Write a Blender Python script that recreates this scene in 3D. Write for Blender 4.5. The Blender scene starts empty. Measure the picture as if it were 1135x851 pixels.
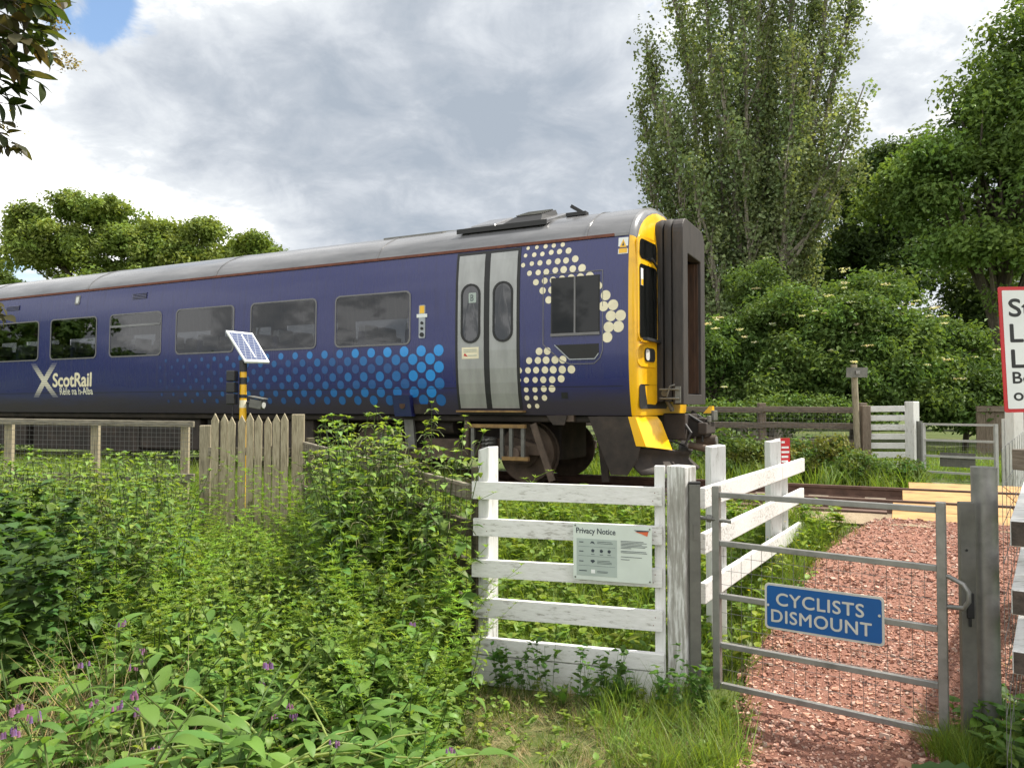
import bpy, math, random
import numpy as np
from mathutils import Vector, Matrix
rad = math.radians
rng = np.random.default_rng(7)
random.seed(7)
sc = bpy.context.scene
C = sc.collection

# ---------------------------------------------------------------- camera, sky, sun, exposure
EYE = 1.62
cam_d = bpy.data.cameras.new("camera"); cam = bpy.data.objects.new("camera", cam_d); C.objects.link(cam)
cam_d.sensor_width = 36.0; cam_d.lens = 36.0 * 850 / 1135
cam_d.clip_start = 0.05; cam_d.clip_end = 3000
cam.location = (0, 0, EYE); cam.rotation_euler = (rad(90 + 1.651), 0, 0)
sc.camera = cam
SUN_AZ, SUN_EL = rad(74), rad(58)          # azimuth from +Y towards +X
w = bpy.data.worlds.new("World"); sc.world = w; w.use_nodes = True
def build_sky():
    nt = w.node_tree; N = nt.nodes; L = nt.links
    bg = N['Background']; bg.inputs['Strength'].default_value = 0.115
    sky = N.new('ShaderNodeTexSky'); sky.sky_type = 'NISHITA'; sky.sun_disc = False
    sky.sun_elevation = SUN_EL; sky.sun_rotation = SUN_AZ; sky.air_density = 1.2; sky.dust_density = 0.6; sky.ozone_density = 2.0
    tc = N.new('ShaderNodeTexCoord'); D = tc.outputs['Generated']
    def math_(op, a, b=None, clamp=False):
        n = N.new('ShaderNodeMath'); n.operation = op; n.use_clamp = clamp
        for i, v in enumerate((a, b)):
            if v is None: continue
            if isinstance(v, (int, float)): n.inputs[i].default_value = v
            else: L.new(v, n.inputs[i])
        return n.outputs[0]
    sep = N.new('ShaderNodeSeparateXYZ'); L.new(D, sep.inputs[0])
    den = math_('ADD', math_('MAXIMUM', sep.outputs[2], 0.0), 0.42)
    cx = math_('DIVIDE', sep.outputs[0], den); cy = math_('DIVIDE', sep.outputs[1], den)
    comb = N.new('ShaderNodeCombineXYZ'); L.new(cx, comb.inputs[0]); L.new(cy, comb.inputs[1]); L.new(sep.outputs[2], comb.inputs[2])
    def noise(scale, det, rough, off, dist=0.0):
        m = N.new('ShaderNodeVectorMath'); m.operation = 'ADD'; L.new(comb.outputs[0], m.inputs[0]); m.inputs[1].default_value = off
        n = N.new('ShaderNodeTexNoise'); n.inputs['Scale'].default_value = scale; n.inputs['Detail'].default_value = det
        n.inputs['Roughness'].default_value = rough; n.inputs['Distortion'].default_value = dist
        L.new(m.outputs[0], n.inputs['Vector']); return n.outputs['Fac']
    def blob(az, el, r0, r1):       # 1 inside r0 degrees of a direction, 0 outside r1
        v = (math.sin(rad(az)) * math.cos(rad(el)), math.cos(rad(az)) * math.cos(rad(el)), math.sin(rad(el)))
        d = N.new('ShaderNodeVectorMath'); d.operation = 'DOT_PRODUCT'; L.new(D, d.inputs[0]); d.inputs[1].default_value = v
        mr = N.new('ShaderNodeMapRange'); mr.interpolation_type = 'SMOOTHSTEP'
        L.new(d.outputs['Value'], mr.inputs['Value']); mr.inputs['From Min'].default_value = math.cos(rad(r1)); mr.inputs['From Max'].default_value = math.cos(rad(r0))
        return mr.outputs[0]
    n1 = noise(2.6, 10, 0.58, (3.1, 1.7, 0.4), 0.5); n2 = noise(7.5, 10, 0.62, (8.2, 2.2, 1.0), 0.4)
    t = math_('ADD', math_('MULTIPLY', n1, 1.9), math_('MULTIPLY', n2, 1.25))
    t = math_('SUBTRACT', t, 0.91)
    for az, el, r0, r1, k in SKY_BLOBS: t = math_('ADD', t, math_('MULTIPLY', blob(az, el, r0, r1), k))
    ramp = N.new('ShaderNodeValToRGB'); L.new(t, ramp.inputs[0]); e = ramp.color_ramp.elements
    for p, c in ((0.0, (2.15, 2.45, 2.85)), (0.28, (2.7, 2.95, 3.3)), (0.5, (3.4, 3.62, 3.92)), (0.75, (4.2, 4.4, 4.6)), (0.90, (5.5, 5.55, 5.6)), (0.999, (8.6, 8.6, 8.6))):
        el_ = e[0] if p == 0 else (e.new(p) if p < 0.99 else e[-1]); el_.position = p; el_.color = (*[x / 8.6 for x in c], 1)
    sc_ = N.new('ShaderNodeVectorMath'); sc_.operation = 'SCALE'; L.new(ramp.outputs[0], sc_.inputs[0]); sc_.inputs['Scale'].default_value = 8.6
    cov = math_('ADD', math_('MULTIPLY', noise(7.0, 9, 0.6, (0.3, 5.1, 2.0), 0.4), 1.0), 0.30)
    for az, el, r0, r1, k in SKY_GAPS: cov = math_('SUBTRACT', cov, math_('MULTIPLY', blob(az, el, r0, r1), k))
    mr = N.new('ShaderNodeMapRange'); mr.interpolation_type = 'SMOOTHSTEP'; L.new(cov, mr.inputs['Value'])
    mr.inputs['From Min'].default_value = 0.40; mr.inputs['From Max'].default_value = 0.60
    mix = N.new('ShaderNodeMix'); mix.data_type = 'RGBA'; L.new(mr.outputs[0], mix.inputs['Factor'])
    L.new(sky.outputs[0], mix.inputs['A']); L.new(sc_.outputs[0], mix.inputs['B']); L.new(mix.outputs['Result'], bg.inputs['Color'])
SKY_BLOBS = [(180, 35, 30, 85, 0.55), (60, 75, 10, 40, 0.4), (-3, 17, 3, 19, -0.42), (6, 12, 2, 12, -0.15), (-18, 20, 2, 10, -0.12), (-32, 13, 3, 14, 0.26), (-22, 12, 2, 8, 0.18), (-14, 29, 3, 15, 0.22), (18, 28, 3, 14, 0.12), (24, 22, 2, 12, -0.05), (-30, 22, 3, 11, -0.06), (36, 24, 2, 10, 0.1)]  # leading entries: brighter unseen cloud behind and overhead, added as fill light
SKY_GAPS = [(-29.8, 25.4, 0.3, 3.6, 0.40), (-26.8, 23.6, 0.3, 3.2, 0.24), (-33, 8, 0.3, 3, 0.25)]
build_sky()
sun_d = bpy.data.lights.new("sun", 'SUN'); sun_d.energy = 4.6; sun_d.angle = rad(1.5); sun_d.color = (1.0, 0.94, 0.84)
sun = bpy.data.objects.new("sun", sun_d); C.objects.link(sun)
sdir = Vector((math.sin(SUN_AZ) * math.cos(SUN_EL), math.cos(SUN_AZ) * math.cos(SUN_EL), math.sin(SUN_EL)))
sun.rotation_euler = sdir.to_track_quat('Z', 'Y').to_euler(); sun.location = (20, 0, 40)
vs = sc.view_settings; vs.view_transform = 'Standard'; vs.look = 'None'; vs.exposure = 0.85; vs.gamma = 1.0; vs.use_curve_mapping = False
sc.cycles.max_bounces = 7; sc.cycles.diffuse_bounces = 3; sc.cycles.glossy_bounces = 3; sc.cycles.transmission_bounces = 4; sc.cycles.transparent_max_bounces = 8
sc.cycles.use_denoising = True

# ---------------------------------------------------------------- materials
def nodes(name):
    m = bpy.data.materials.new(name); m.use_nodes = True
    return m, m.node_tree.nodes, m.node_tree.links, m.node_tree.nodes['Principled BSDF']
def noise_node(N, L, scale, vec=(1, 1, 1), detail=5, rough=0.6, coord='Object'):
    tc = N.new('ShaderNodeTexCoord'); mp = N.new('ShaderNodeMapping'); mp.inputs['Scale'].default_value = vec
    n = N.new('ShaderNodeTexNoise'); n.inputs['Scale'].default_value = scale; n.inputs['Detail'].default_value = detail; n.inputs['Roughness'].default_value = rough
    L.new(tc.outputs[coord], mp.inputs[0]); L.new(mp.outputs[0], n.inputs['Vector']); return n.outputs['Fac']
def ramp_node(N, L, fac, stops):
    r = N.new('ShaderNodeValToRGB'); L.new(fac, r.inputs[0]); e = r.color_ramp.elements
    for i, (p, c) in enumerate(stops):
        x = e[0] if i == 0 else (e[-1] if i == len(stops) - 1 else e.new(p)); x.position = p; x.color = (*c, 1)
    return r.outputs[0]
def mat(name, stops, rough=0.6, scale=6, vec=(1, 1, 1), metal=0.0, bump=0.0, bscale=None, coat=0.0, detail=6, spec=0.5):
    m, N, L, P = nodes(name)
    if isinstance(stops[0], (int, float)): stops = [(0.3, tuple(c * 0.88 for c in stops)), (0.7, tuple(min(1, c * 1.1) for c in stops))]
    f = noise_node(N, L, scale, vec, detail); L.new(ramp_node(N, L, f, stops), P.inputs['Base Color'])
    P.inputs['Roughness'].default_value = rough; P.inputs['Metallic'].default_value = metal; P.inputs['Coat Weight'].default_value = coat; P.inputs['Coat Roughness'].default_value = 0.08
    P.inputs['Specular IOR Level'].default_value = spec
    if bump:
        b = N.new('ShaderNodeBump'); b.inputs['Strength'].default_value = bump; b.inputs['Distance'].default_value = 0.01
        L.new(noise_node(N, L, bscale or scale * 3, vec, 6), b.inputs['Height']); L.new(b.outputs[0], P.inputs['Normal'])
    return m
def leafmat(name, rough=0.5, trans=0.35, spec=0.35, tint=(1.25, 1.15, 0.5)):
    m, N, L, P = nodes(name)
    a = N.new('ShaderNodeAttribute'); a.attribute_name = 'col'
    L.new(a.outputs['Color'], P.inputs['Base Color']); P.inputs['Roughness'].default_value = rough; P.inputs['Specular IOR Level'].default_value = spec
    t = N.new('ShaderNodeBsdfTranslucent'); vm = N.new('ShaderNodeVectorMath'); vm.operation = 'MULTIPLY'; L.new(a.outputs['Color'], vm.inputs[0]); vm.inputs[1].default_value = tint
    L.new(vm.outputs[0], t.inputs[0]); mx = N.new('ShaderNodeMixShader'); mx.inputs[0].default_value = trans
    L.new(P.outputs[0], mx.inputs[1]); L.new(t.outputs[0], mx.inputs[2]); L.new(mx.outputs[0], N['Material Output'].inputs[0])
    return m
M = {}
M['leaf'] = leafmat('leaf', 0.5, 0.48, 0.35); M['treeleaf'] = leafmat('tree_leaf', 0.6, 0.36, 0.2)
WH = (0.66, 0.66, 0.63)
def paint_wood(name, vec, wear=(0.34, 0.43)):
    m, N, L, P = nodes(name)
    f1 = noise_node(N, L, 7, vec, 8, 0.7); f2 = noise_node(N, L, 1.6, (1, 1, 1), 4)
    mm = N.new('ShaderNodeMath'); mm.operation = 'MULTIPLY_ADD'; L.new(f2, mm.inputs[0]); mm.inputs[1].default_value = 0.55; 
    L.new(f1, mm.inputs[2]); sb = N.new('ShaderNodeMath'); sb.operation = 'SUBTRACT'; L.new(mm.outputs[0], sb.inputs[0]); sb.inputs[1].default_value = 0.27
    c = ramp_node(N, L, sb.outputs[0], [(0.22, (0.16, 0.145, 0.125)), (wear[0], (0.36, 0.35, 0.32)), (wear[1], (0.62, 0.62, 0.60)), (0.8, (0.76, 0.76, 0.75))])
    L.new(c, P.inputs['Base Color']); P.inputs['Roughness'].default_value = 0.65
    b = N.new('ShaderNodeBump'); b.inputs['Strength'].default_value = 0.5; b.inputs['Distance'].default_value = 0.004; L.new(f1, b.inputs['Height']); L.new(b.outputs[0], P.inputs['Normal'])
    return m
M['white_h'] = paint_wood('white_painted_board', (1.2, 6, 9)); M['white_v'] = paint_wood('white_painted_post', (8, 8, 1))
M['white_worn'] = paint_wood('worn_white_post', (7, 7, 0.8), (0.50, 0.62))
def wood(name, a, b, vec, dark=0.35): return mat(name, [(0.25, tuple(x * dark for x in a)), (0.45, a), (0.75, b)], 0.8, 7, vec, bump=0.5, bscale=14, detail=9)
M['grey_h'] = wood('weathered_rail', (0.17, 0.15, 0.11), (0.30, 0.27, 0.20), (1.2, 1.2, 9))
M['grey_v'] = wood('weathered_post', (0.25, 0.215, 0.145), (0.41, 0.36, 0.26), (9, 9, 1))
M['picket'] = wood('weathered_picket', (0.30, 0.255, 0.165), (0.46, 0.405, 0.285), (12, 12, 1.2))
M['brown_h'] = wood('brown_rail', (0.16, 0.125, 0.095), (0.25, 0.205, 0.16), (1.2, 1.2, 9)); M['brown_v'] = wood('brown_post', (0.15, 0.115, 0.085), (0.24, 0.19, 0.145), (9, 9, 1))
M['dark_wood'] = wood('mossy_wood', (0.06, 0.052, 0.03), (0.12, 0.105, 0.06), (1.2, 1.2, 9))
M['endgrain'] = wood('end_grain', (0.05, 0.04, 0.032), (0.09, 0.07, 0.055), (4, 4, 4))
M['galv'] = mat('galvanised_steel', [(0.3, (0.18, 0.18, 0.17)), (0.5, (0.255, 0.25, 0.24)), (0.75, (0.32, 0.315, 0.30))], 0.42, 9, metal=0.55, bump=0.06)
M['galv_dark'] = mat('dull_steel', [(0.3, (0.11, 0.11, 0.10)), (0.7, (0.18, 0.178, 0.16))], 0.5, 9, metal=0.45, bump=0.05)
M['galv_light'] = mat('lightened_galvanised_steel', (0.42, 0.42, 0.41), 0.45, metal=0.3); M['wire'] = mat('fence_wire', (0.16, 0.16, 0.155), 0.45, metal=0.5); M['wire_rust'] = mat('rusty_wire', (0.10, 0.07, 0.05), 0.7)  # far gate steel: same galvanising, colour lightened to offset the bush's shade
M['blue'] = mat('blue_coach_paint', [(0.3, (0.018, 0.021, 0.09)), (0.7, (0.022, 0.026, 0.11))], 0.22, 1.3, (1, 1, 2), coat=0.6)
M['roof'] = mat('grey_roof_paint', [(0.3, (0.115, 0.115, 0.12)), (0.55, (0.18, 0.18, 0.185)), (0.75, (0.235, 0.235, 0.24))], 0.24, 1.6, (0.6, 3, 3), metal=0.3)
M['rust'] = mat('red_brown_gutter', [(0.3, (0.09, 0.025, 0.015)), (0.7, (0.19, 0.06, 0.035))], 0.7, 7)
M['yellow'] = mat('yellow_warning_paint', [(0.28, (0.55, 0.29, 0.006)), (0.45, (0.78, 0.43, 0.004)), (0.7, (0.83, 0.47, 0.004))], 0.3, 2.4, coat=0.3)
M['black'] = mat('black_rubber', (0.012, 0.012, 0.013), 0.55); M['under'] = mat('grimy_underframe', [(0.3, (0.012, 0.010, 0.008)), (0.55, (0.032, 0.024, 0.019)), (0.8, (0.065, 0.046, 0.034))], 0.8, 4, bump=0.3)
M['bogie'] = mat('brake_dust_steel', [(0.3, (0.04, 0.028, 0.02)), (0.7, (0.12, 0.085, 0.06))], 0.8, 5, bump=0.3)
M['step'] = mat('worn_yellow_step', [(0.3, (0.10, 0.05, 0.02)), (0.7, (0.30, 0.19, 0.06))], 0.7, 6)
M['gang'] = mat('gangway_rubber', [(0.3, (0.010, 0.0085, 0.008)), (0.7, (0.028, 0.023, 0.021))], 0.7, 3, (4, 4, 0.6), bump=0.2)
M['gangframe'] = mat('gangway_frame', [(0.3, (0.018, 0.015, 0.014)), (0.7, (0.046, 0.038, 0.035))], 0.6, 4, (4, 4, 0.8), bump=0.2)
M['ganglining'] = mat('rusty_lining', [(0.3, (0.022, 0.011, 0.006)), (0.7, (0.085, 0.04, 0.02))], 0.8, 5, (4, 4, 0.5))
M['door'] = mat('silver_door_paint', [(0.3, (0.27, 0.275, 0.27)), (0.7, (0.36, 0.365, 0.36))], 0.3, 2.5, (3, 3, 0.7), metal=0.25)
M['cream'] = mat('cream_vinyl', (0.76, 0.69, 0.50), 0.4); M['offwhite'] = mat('pale_vinyl', (0.70, 0.68, 0.55), 0.4)
M['rubber_grey'] = mat('window_seal', (0.16, 0.155, 0.16), 0.5)
M['plastic_black'] = mat('black_plastic', (0.018, 0.018, 0.02), 0.4)
M['sign_white'] = mat('sign_white', (0.74, 0.76, 0.75), 0.4, 2); M['sign_red'] = mat('sign_red', (0.52, 0.02, 0.025), 0.4, 2); M['sign_black'] = mat('sign_black', (0.012, 0.012, 0.012), 0.4)
M['sign_blue'] = mat('sign_blue', (0.004, 0.075, 0.26), 0.35, 4); M['sign_grey'] = mat('sign_letter_grey', (0.46, 0.46, 0.42), 0.45); M['sign_pale'] = mat('notice_white_shaded', (0.56, 0.62, 0.57), 0.4, 3)  # notice board is white; its shade is mixed into the grey-green colour
M['sign_mid'] = mat('notice_panel_grey', (0.36, 0.42, 0.39), 0.4, 3); M['ink'] = mat('notice_ink', (0.035, 0.045, 0.06), 0.5); M['orange'] = mat('notice_orange', (0.6, 0.12, 0.04), 0.5)
M['alu'] = mat('aluminium', (0.33, 0.35, 0.37), 0.4, metal=0.7); M['solar_frame'] = mat('solar_frame', (0.75, 0.76, 0.78), 0.35)
M['lamp'] = mat('lamp_glass', (0.55, 0.55, 0.52), 0.08)
M['bark'] = mat('bark', [(0.3, (0.05, 0.04, 0.03)), (0.7, (0.13, 0.11, 0.085))], 0.9, 6, (3, 3, 0.6), bump=0.6); M['bark_pale'] = mat('pale_bark', [(0.3, (0.14, 0.12, 0.095)), (0.7, (0.30, 0.27, 0.215))], 0.9, 5, (3, 3, 0.6), bump=0.5)
M['rail'] = mat('rusty_rail', [(0.3, (0.06, 0.03, 0.02)), (0.7, (0.12, 0.065, 0.045))], 0.7, 8); M['railtop'] = mat('rail_head', (0.30, 0.29, 0.28), 0.25, metal=0.8)
M['sleeper'] = wood('sleeper_timber', (0.13, 0.105, 0.075), (0.25, 0.20, 0.14), (3, 3, 3)); M['deck'] = mat('yellow_deck', [(0.3, (0.19, 0.11, 0.045)), (0.5, (0.36, 0.205, 0.068)), (0.72, (0.43, 0.26, 0.095))], 0.75, 3, bump=0.3, bscale=60)
M['straw'] = leafmat('dry_stalk', 0.7, 0.1, 0.2, (1, 1, 1))
M['stone'] = leafmat('stone', 0.85, 0.0, 0.3, (1, 1, 1))
def glass(name, tint=(0.012, 0.014, 0.017), ior=1.75):
    m, N, L, P = nodes(name); P.inputs['Base Color'].default_value = (*tint, 1); P.inputs['Roughness'].default_value = 0.02; P.inputs['IOR'].default_value = ior; return m
def tinted(name, tint, ior):
    m, N, L, P = nodes(name); N.remove(P); t = N.new('ShaderNodeBsdfTransparent'); t.inputs[0].default_value = (*tint, 1); g = N.new('ShaderNodeBsdfGlossy'); g.inputs['Roughness'].default_value = 0.015
    lw = N.new('ShaderNodeLayerWeight'); lw.inputs[0].default_value = 0.5; pw = N.new('ShaderNodeMath'); pw.operation = 'POWER'; L.new(lw.outputs['Facing'], pw.inputs[0]); pw.inputs[1].default_value = 4.0
    f = N.new('ShaderNodeMath'); f.operation = 'MULTIPLY_ADD'; L.new(pw.outputs[0], f.inputs[0]); f.inputs[1].default_value = 0.9; f.inputs[2].default_value = ((ior - 1) / (ior + 1)) ** 2; mx = N.new('ShaderNodeMixShader'); L.new(f.outputs[0], mx.inputs[0]); L.new(t.outputs[0], mx.inputs[1]); L.new(g.outputs[0], mx.inputs[2]); L.new(mx.outputs[0], N['Material Output'].inputs[0]); return m
M['glass'] = tinted('tinted_window_glass', (0.52, 0.53, 0.54), 1.65); M['glass_door'] = glass('door_glass', (0.014, 0.016, 0.019), 1.75); M['glass_dark'] = glass('dark_cab_glass', (0.006, 0.007, 0.007), 1.4)
def solar():
    m, N, L, P = nodes('solar_cells'); tc = N.new('ShaderNodeTexCoord'); br = N.new('ShaderNodeTexBrick'); br.offset = 0
    br.inputs['Color1'].default_value = (0.045, 0.06, 0.13, 1); br.inputs['Color2'].default_value = (0.06, 0.08, 0.16, 1); br.inputs['Mortar'].default_value = (0.28, 0.30, 0.34, 1)
    br.inputs['Scale'].default_value = 1.0; br.inputs['Brick Width'].default_value = 0.06; br.inputs['Row Height'].default_value = 0.045; br.inputs['Mortar Size'].default_value = 0.0028
    L.new(tc.outputs['Object'], br.inputs['Vector']); L.new(br.outputs[0], P.inputs['Base Color']); P.inputs['Roughness'].default_value = 0.18; return m
M['solar'] = solar(); M['seat'] = mat('seat_fabric', [(0.3, (0.05, 0.06, 0.14)), (0.7, (0.09, 0.10, 0.20))], 0.9, 30); M['head'] = mat('headrest_cover', (0.50, 0.52, 0.55), 0.8); M['lining'] = mat('coach_lining', (0.42, 0.43, 0.43), 0.7, 2)
def body_paint():          # blue coach paint, brake dust streaks; dirt and dark ground reflection painted towards the sill
    m, N, L, P = nodes('blue_coach_body')
    tc = N.new('ShaderNodeTexCoord'); sp = N.new('ShaderNodeSeparateXYZ'); L.new(tc.outputs['Object'], sp.inputs[0])
    f = noise_node(N, L, 1.4, (0.6, 1, 2.5), 6); ad = N.new('ShaderNodeMath'); ad.operation = 'MULTIPLY_ADD'; L.new(f, ad.inputs[0]); ad.inputs[1].default_value = -0.45; L.new(sp.outputs[2], ad.inputs[2])
    mr = N.new('ShaderNodeMapRange'); mr.interpolation_type = 'SMOOTHSTEP'; L.new(ad.outputs[0], mr.inputs['Value']); mr.inputs['From Min'].default_value = 0.80; mr.inputs['From Max'].default_value = 1.25
    mr.inputs['To Min'].default_value = 0.85; mr.inputs['To Max'].default_value = 0.0
    st = noise_node(N, L, 3.0, (3.5, 1, 0.35), 7, 0.65); sr = N.new('ShaderNodeMapRange'); L.new(st, sr.inputs['Value']); sr.inputs['From Min'].default_value = 0.52; sr.inputs['From Max'].default_value = 0.80; sr.inputs['To Max'].default_value = 0.38
    mm = N.new('ShaderNodeMath'); mm.operation = 'MAXIMUM'; L.new(mr.outputs[0], mm.inputs[0]); L.new(sr.outputs[0], mm.inputs[1])
    rr_ = N.new('ShaderNodeMath'); rr_.operation = 'MULTIPLY_ADD'; L.new(mm.outputs[0], rr_.inputs[0]); rr_.inputs[1].default_value = 0.35; rr_.inputs[2].default_value = 0.27
    mx = N.new('ShaderNodeMix'); mx.data_type = 'RGBA'; L.new(mm.outputs[0], mx.inputs['Factor']); mx.inputs['A'].default_value = (0.0165, 0.0215, 0.118, 1); mx.inputs['B'].default_value = (0.030, 0.022, 0.022, 1)
    L.new(mx.outputs['Result'], P.inputs['Base Color'])
    L.new(rr_.outputs[0], P.inputs['Roughness']); P.inputs['Coat Weight'].default_value = 0.22; P.inputs['Coat Roughness'].default_value = 0.06
    return m
M['body'] = body_paint()
def dotmat():
    m, N, L, P = nodes('blue_dot_vinyl'); a = N.new('ShaderNodeAttribute'); a.attribute_name = 'col'; L.new(a.outputs['Color'], P.inputs['Base Color']); P.inputs['Roughness'].default_value = 0.35; P.inputs['Coat Weight'].default_value = 0.3
    return m
M['dots'] = dotmat()
def groundmat(name, stops, scale, bump=0.6, s2=0.5):
    m, N, L, P = nodes(name); f1 = noise_node(N, L, scale, (1, 1, 1), 8, 0.7); f2 = noise_node(N, L, s2, (1, 1, 1), 4)
    av = N.new('ShaderNodeMath'); av.operation = 'ADD'; L.new(f1, av.inputs[0]); L.new(f2, av.inputs[1]); hf = N.new('ShaderNodeMath'); hf.operation = 'MULTIPLY'; L.new(av.outputs[0], hf.inputs[0]); hf.inputs[1].default_value = 0.5
    L.new(ramp_node(N, L, hf.outputs[0], stops), P.inputs['Base Color']); P.inputs['Roughness'].default_value = 0.95; P.inputs['Specular IOR Level'].default_value = 0.15
    b = N.new('ShaderNodeBump'); b.inputs['Strength'].default_value = bump; b.inputs['Distance'].default_value = 0.03; L.new(f1, b.inputs['Height']); L.new(b.outputs[0], P.inputs['Normal']); return m
M['ground'] = groundmat('soil_and_grass', [(0.35, (0.045, 0.065, 0.018)), (0.5, (0.075, 0.10, 0.028)), (0.65, (0.12, 0.12, 0.05))], 9)
M['path'] = groundmat('red_grit', [(0.35, (0.12, 0.06, 0.045)), (0.5, (0.27, 0.13, 0.095)), (0.66, (0.42, 0.235, 0.18))], 55, 0.9)
M['ballast'] = groundmat('track_ballast', [(0.35, (0.06, 0.045, 0.033)), (0.5, (0.18, 0.14, 0.10)), (0.66, (0.30, 0.245, 0.18))], 28, 0.9)
M['cess'] = groundmat('sandy_walkway', [(0.35, (0.14, 0.11, 0.075)), (0.5, (0.25, 0.195, 0.13)), (0.66, (0.36, 0.29, 0.20))], 30, 0.5)

# ---------------------------------------------------------------- helpers
ORG = {}
def thing(name, label, cat, loc=(0, 0, 0), rotz=0.0, group=None):
    o = bpy.data.objects.new(name, None); C.objects.link(o); o.location = loc; o.rotation_euler = (0, 0, rotz); o.empty_display_size = 0.2
    o['label'] = label; o['category'] = cat
    if group: o['group'] = group
    ORG[o.name] = Vector(loc) if rotz == 0 else Vector((0, 0, 0)); return o
def tag(o, label, cat, group=None, kind=None):
    o['label'] = label; o['category'] = cat
    if group: o['group'] = group
    if kind: o['kind'] = kind
    return o
class MB:
    def __init__(s): s.v = []; s.f = []; s.m = []
    def add(s, vs, fs, mi=0):
        b = len(s.v); s.v += [tuple(v) for v in vs]; s.f += [tuple(b + i for i in f) for f in fs]; s.m += [mi] * len(fs); return s
    def hull8(s, p, mi=0): return s.add(p, [(3, 2, 1, 0), (4, 5, 6, 7), (0, 1, 5, 4), (1, 2, 6, 5), (2, 3, 7, 6), (3, 0, 4, 7)], mi)
    def box(s, x0, x1, y0, y1, z0, z1, mi=0): return s.hull8([(x0, y0, z0), (x1, y0, z0), (x1, y1, z0), (x0, y1, z0), (x0, y0, z1), (x1, y0, z1), (x1, y1, z1), (x0, y1, z1)], mi)
    def beam(s, p, q, wd, h, up=(0, 0, 1), mi=0):
        p, q = Vector(p), Vector(q); d = (q - p).normalized(); sd = d.cross(Vector(up)).normalized() * wd / 2; u = sd.cross(d).normalized() * h / 2
        return s.hull8([p - sd - u, p + sd - u, q + sd - u, q - sd - u, p - sd + u, p + sd + u, q + sd + u, q - sd + u], mi)
    def post(s, x, y, z0, z1, wx, wy, ang=0, top=0.0, mi=0):
        c, n = math.cos(ang), math.sin(ang); P = []
        for z in (z0, z1):
            for i, (a, b) in enumerate(((-1, -1), (1, -1), (1, 1), (-1, 1))):
                px, py = a * wx / 2, b * wy / 2; P.append((x + px * c - py * n, y + px * n + py * c, z + (top * a if z == z1 else 0)))
        return s.hull8(P, mi)
    def tube(s, pts, r, n=8, mi=0, caps=True):
        pts = [Vector(p) for p in pts]; rs = r if isinstance(r, (list, tuple)) else [r] * len(pts); vs = []; fs = []
        ref = Vector((0, 0, 1)) if abs((pts[-1] - pts[0]).normalized().z) < 0.9 else Vector((1, 0, 0))
        for i, p in enumerate(pts):
            d = (pts[min(i + 1, len(pts) - 1)] - pts[max(i - 1, 0)]).normalized(); a = d.cross(ref).normalized(); b = a.cross(d).normalized()
            for k in range(n):
                t = 2 * math.pi * k / n; vs.append(p + (a * math.cos(t) + b * math.sin(t)) * rs[i])
        for i in range(len(pts) - 1):
            for k in range(n): fs.append((i * n + k, i * n + (k + 1) % n, (i + 1) * n + (k + 1) % n, (i + 1) * n + k))
        if caps: fs += [tuple(range(n))[::-1], tuple((len(pts) - 1) * n + k for k in range(n))]
        return s.add(vs, fs, mi)
    def prism(s, poly, d, mi=0):           # poly: 3-D outline, d: thickness vector
        d = Vector(d); n = len(poly); a = [Vector(p) for p in poly]; b = [p + d for p in a]
        return s.add(a + b, [tuple(range(n))[::-1], tuple(range(n, 2 * n))] + [(i, (i + 1) % n, n + (i + 1) % n, n + i) for i in range(n)], mi)
    def build(s, name, mats, parent=None, kind=None, smooth=False, bevel=0.0, org=None):
        me = bpy.data.meshes.new(name)
        if org is None: org = ORG.get(parent.name, Vector((0, 0, 0))) if parent else Vector((0, 0, 0))
        me.from_pydata([tuple(Vector(v) - org) for v in s.v], [], s.f)
        mats = mats if isinstance(mats, (list, tuple)) else [mats]
        for m in mats: me.materials.append(M[m] if isinstance(m, str) else m)
        me.polygons.foreach_set('material_index', s.m)
        me.polygons.foreach_set('use_smooth', [smooth] * len(s.f))
        me.update(); o = bpy.data.objects.new(name, me); C.objects.link(o)
        if parent: o.parent = parent; ORG[o.name] = org
        if kind: o['kind'] = kind
        if bevel:
            b = o.modifiers.new('bevel', 'BEVEL'); b.width = bevel; b.segments = 2; b.limit_method = 'ANGLE'; b.angle_limit = rad(40)
        if smooth:
            try: me.set_sharp_from_angle(angle=rad(40))
            except Exception: pass
        return o
def np_mesh(name, V, Q, col, mats, parent=None, midx=None, smooth=True):
    me = bpy.data.meshes.new(name); V = np.ascontiguousarray(V, np.float32); Q = np.ascontiguousarray(Q, np.int32); k = Q.shape[1]
    me.vertices.add(len(V)); me.vertices.foreach_set('co', V.ravel()); me.loops.add(Q.size); me.loops.foreach_set('vertex_index', Q.ravel())
    me.polygons.add(len(Q)); me.polygons.foreach_set('loop_start', np.arange(0, Q.size, k, dtype=np.int32)); me.polygons.foreach_set('loop_total', np.full(len(Q), k, np.int32))
    for m in (mats if isinstance(mats, (list, tuple)) else [mats]): me.materials.append(M[m])
    if midx is not None: me.polygons.foreach_set('material_index', np.ascontiguousarray(midx, np.int32))
    me.polygons.foreach_set('use_smooth', np.full(len(Q), smooth, bool))
    me.update(calc_edges=True); a = me.attributes.new('col', 'FLOAT_COLOR', 'POINT'); c4 = np.ones((len(V), 4), np.float32); c4[:, :3] = col; a.data.foreach_set('color', c4.ravel())
    o = bpy.data.objects.new(name, me); C.objects.link(o)
    if parent: o.parent = parent
    return o
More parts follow.
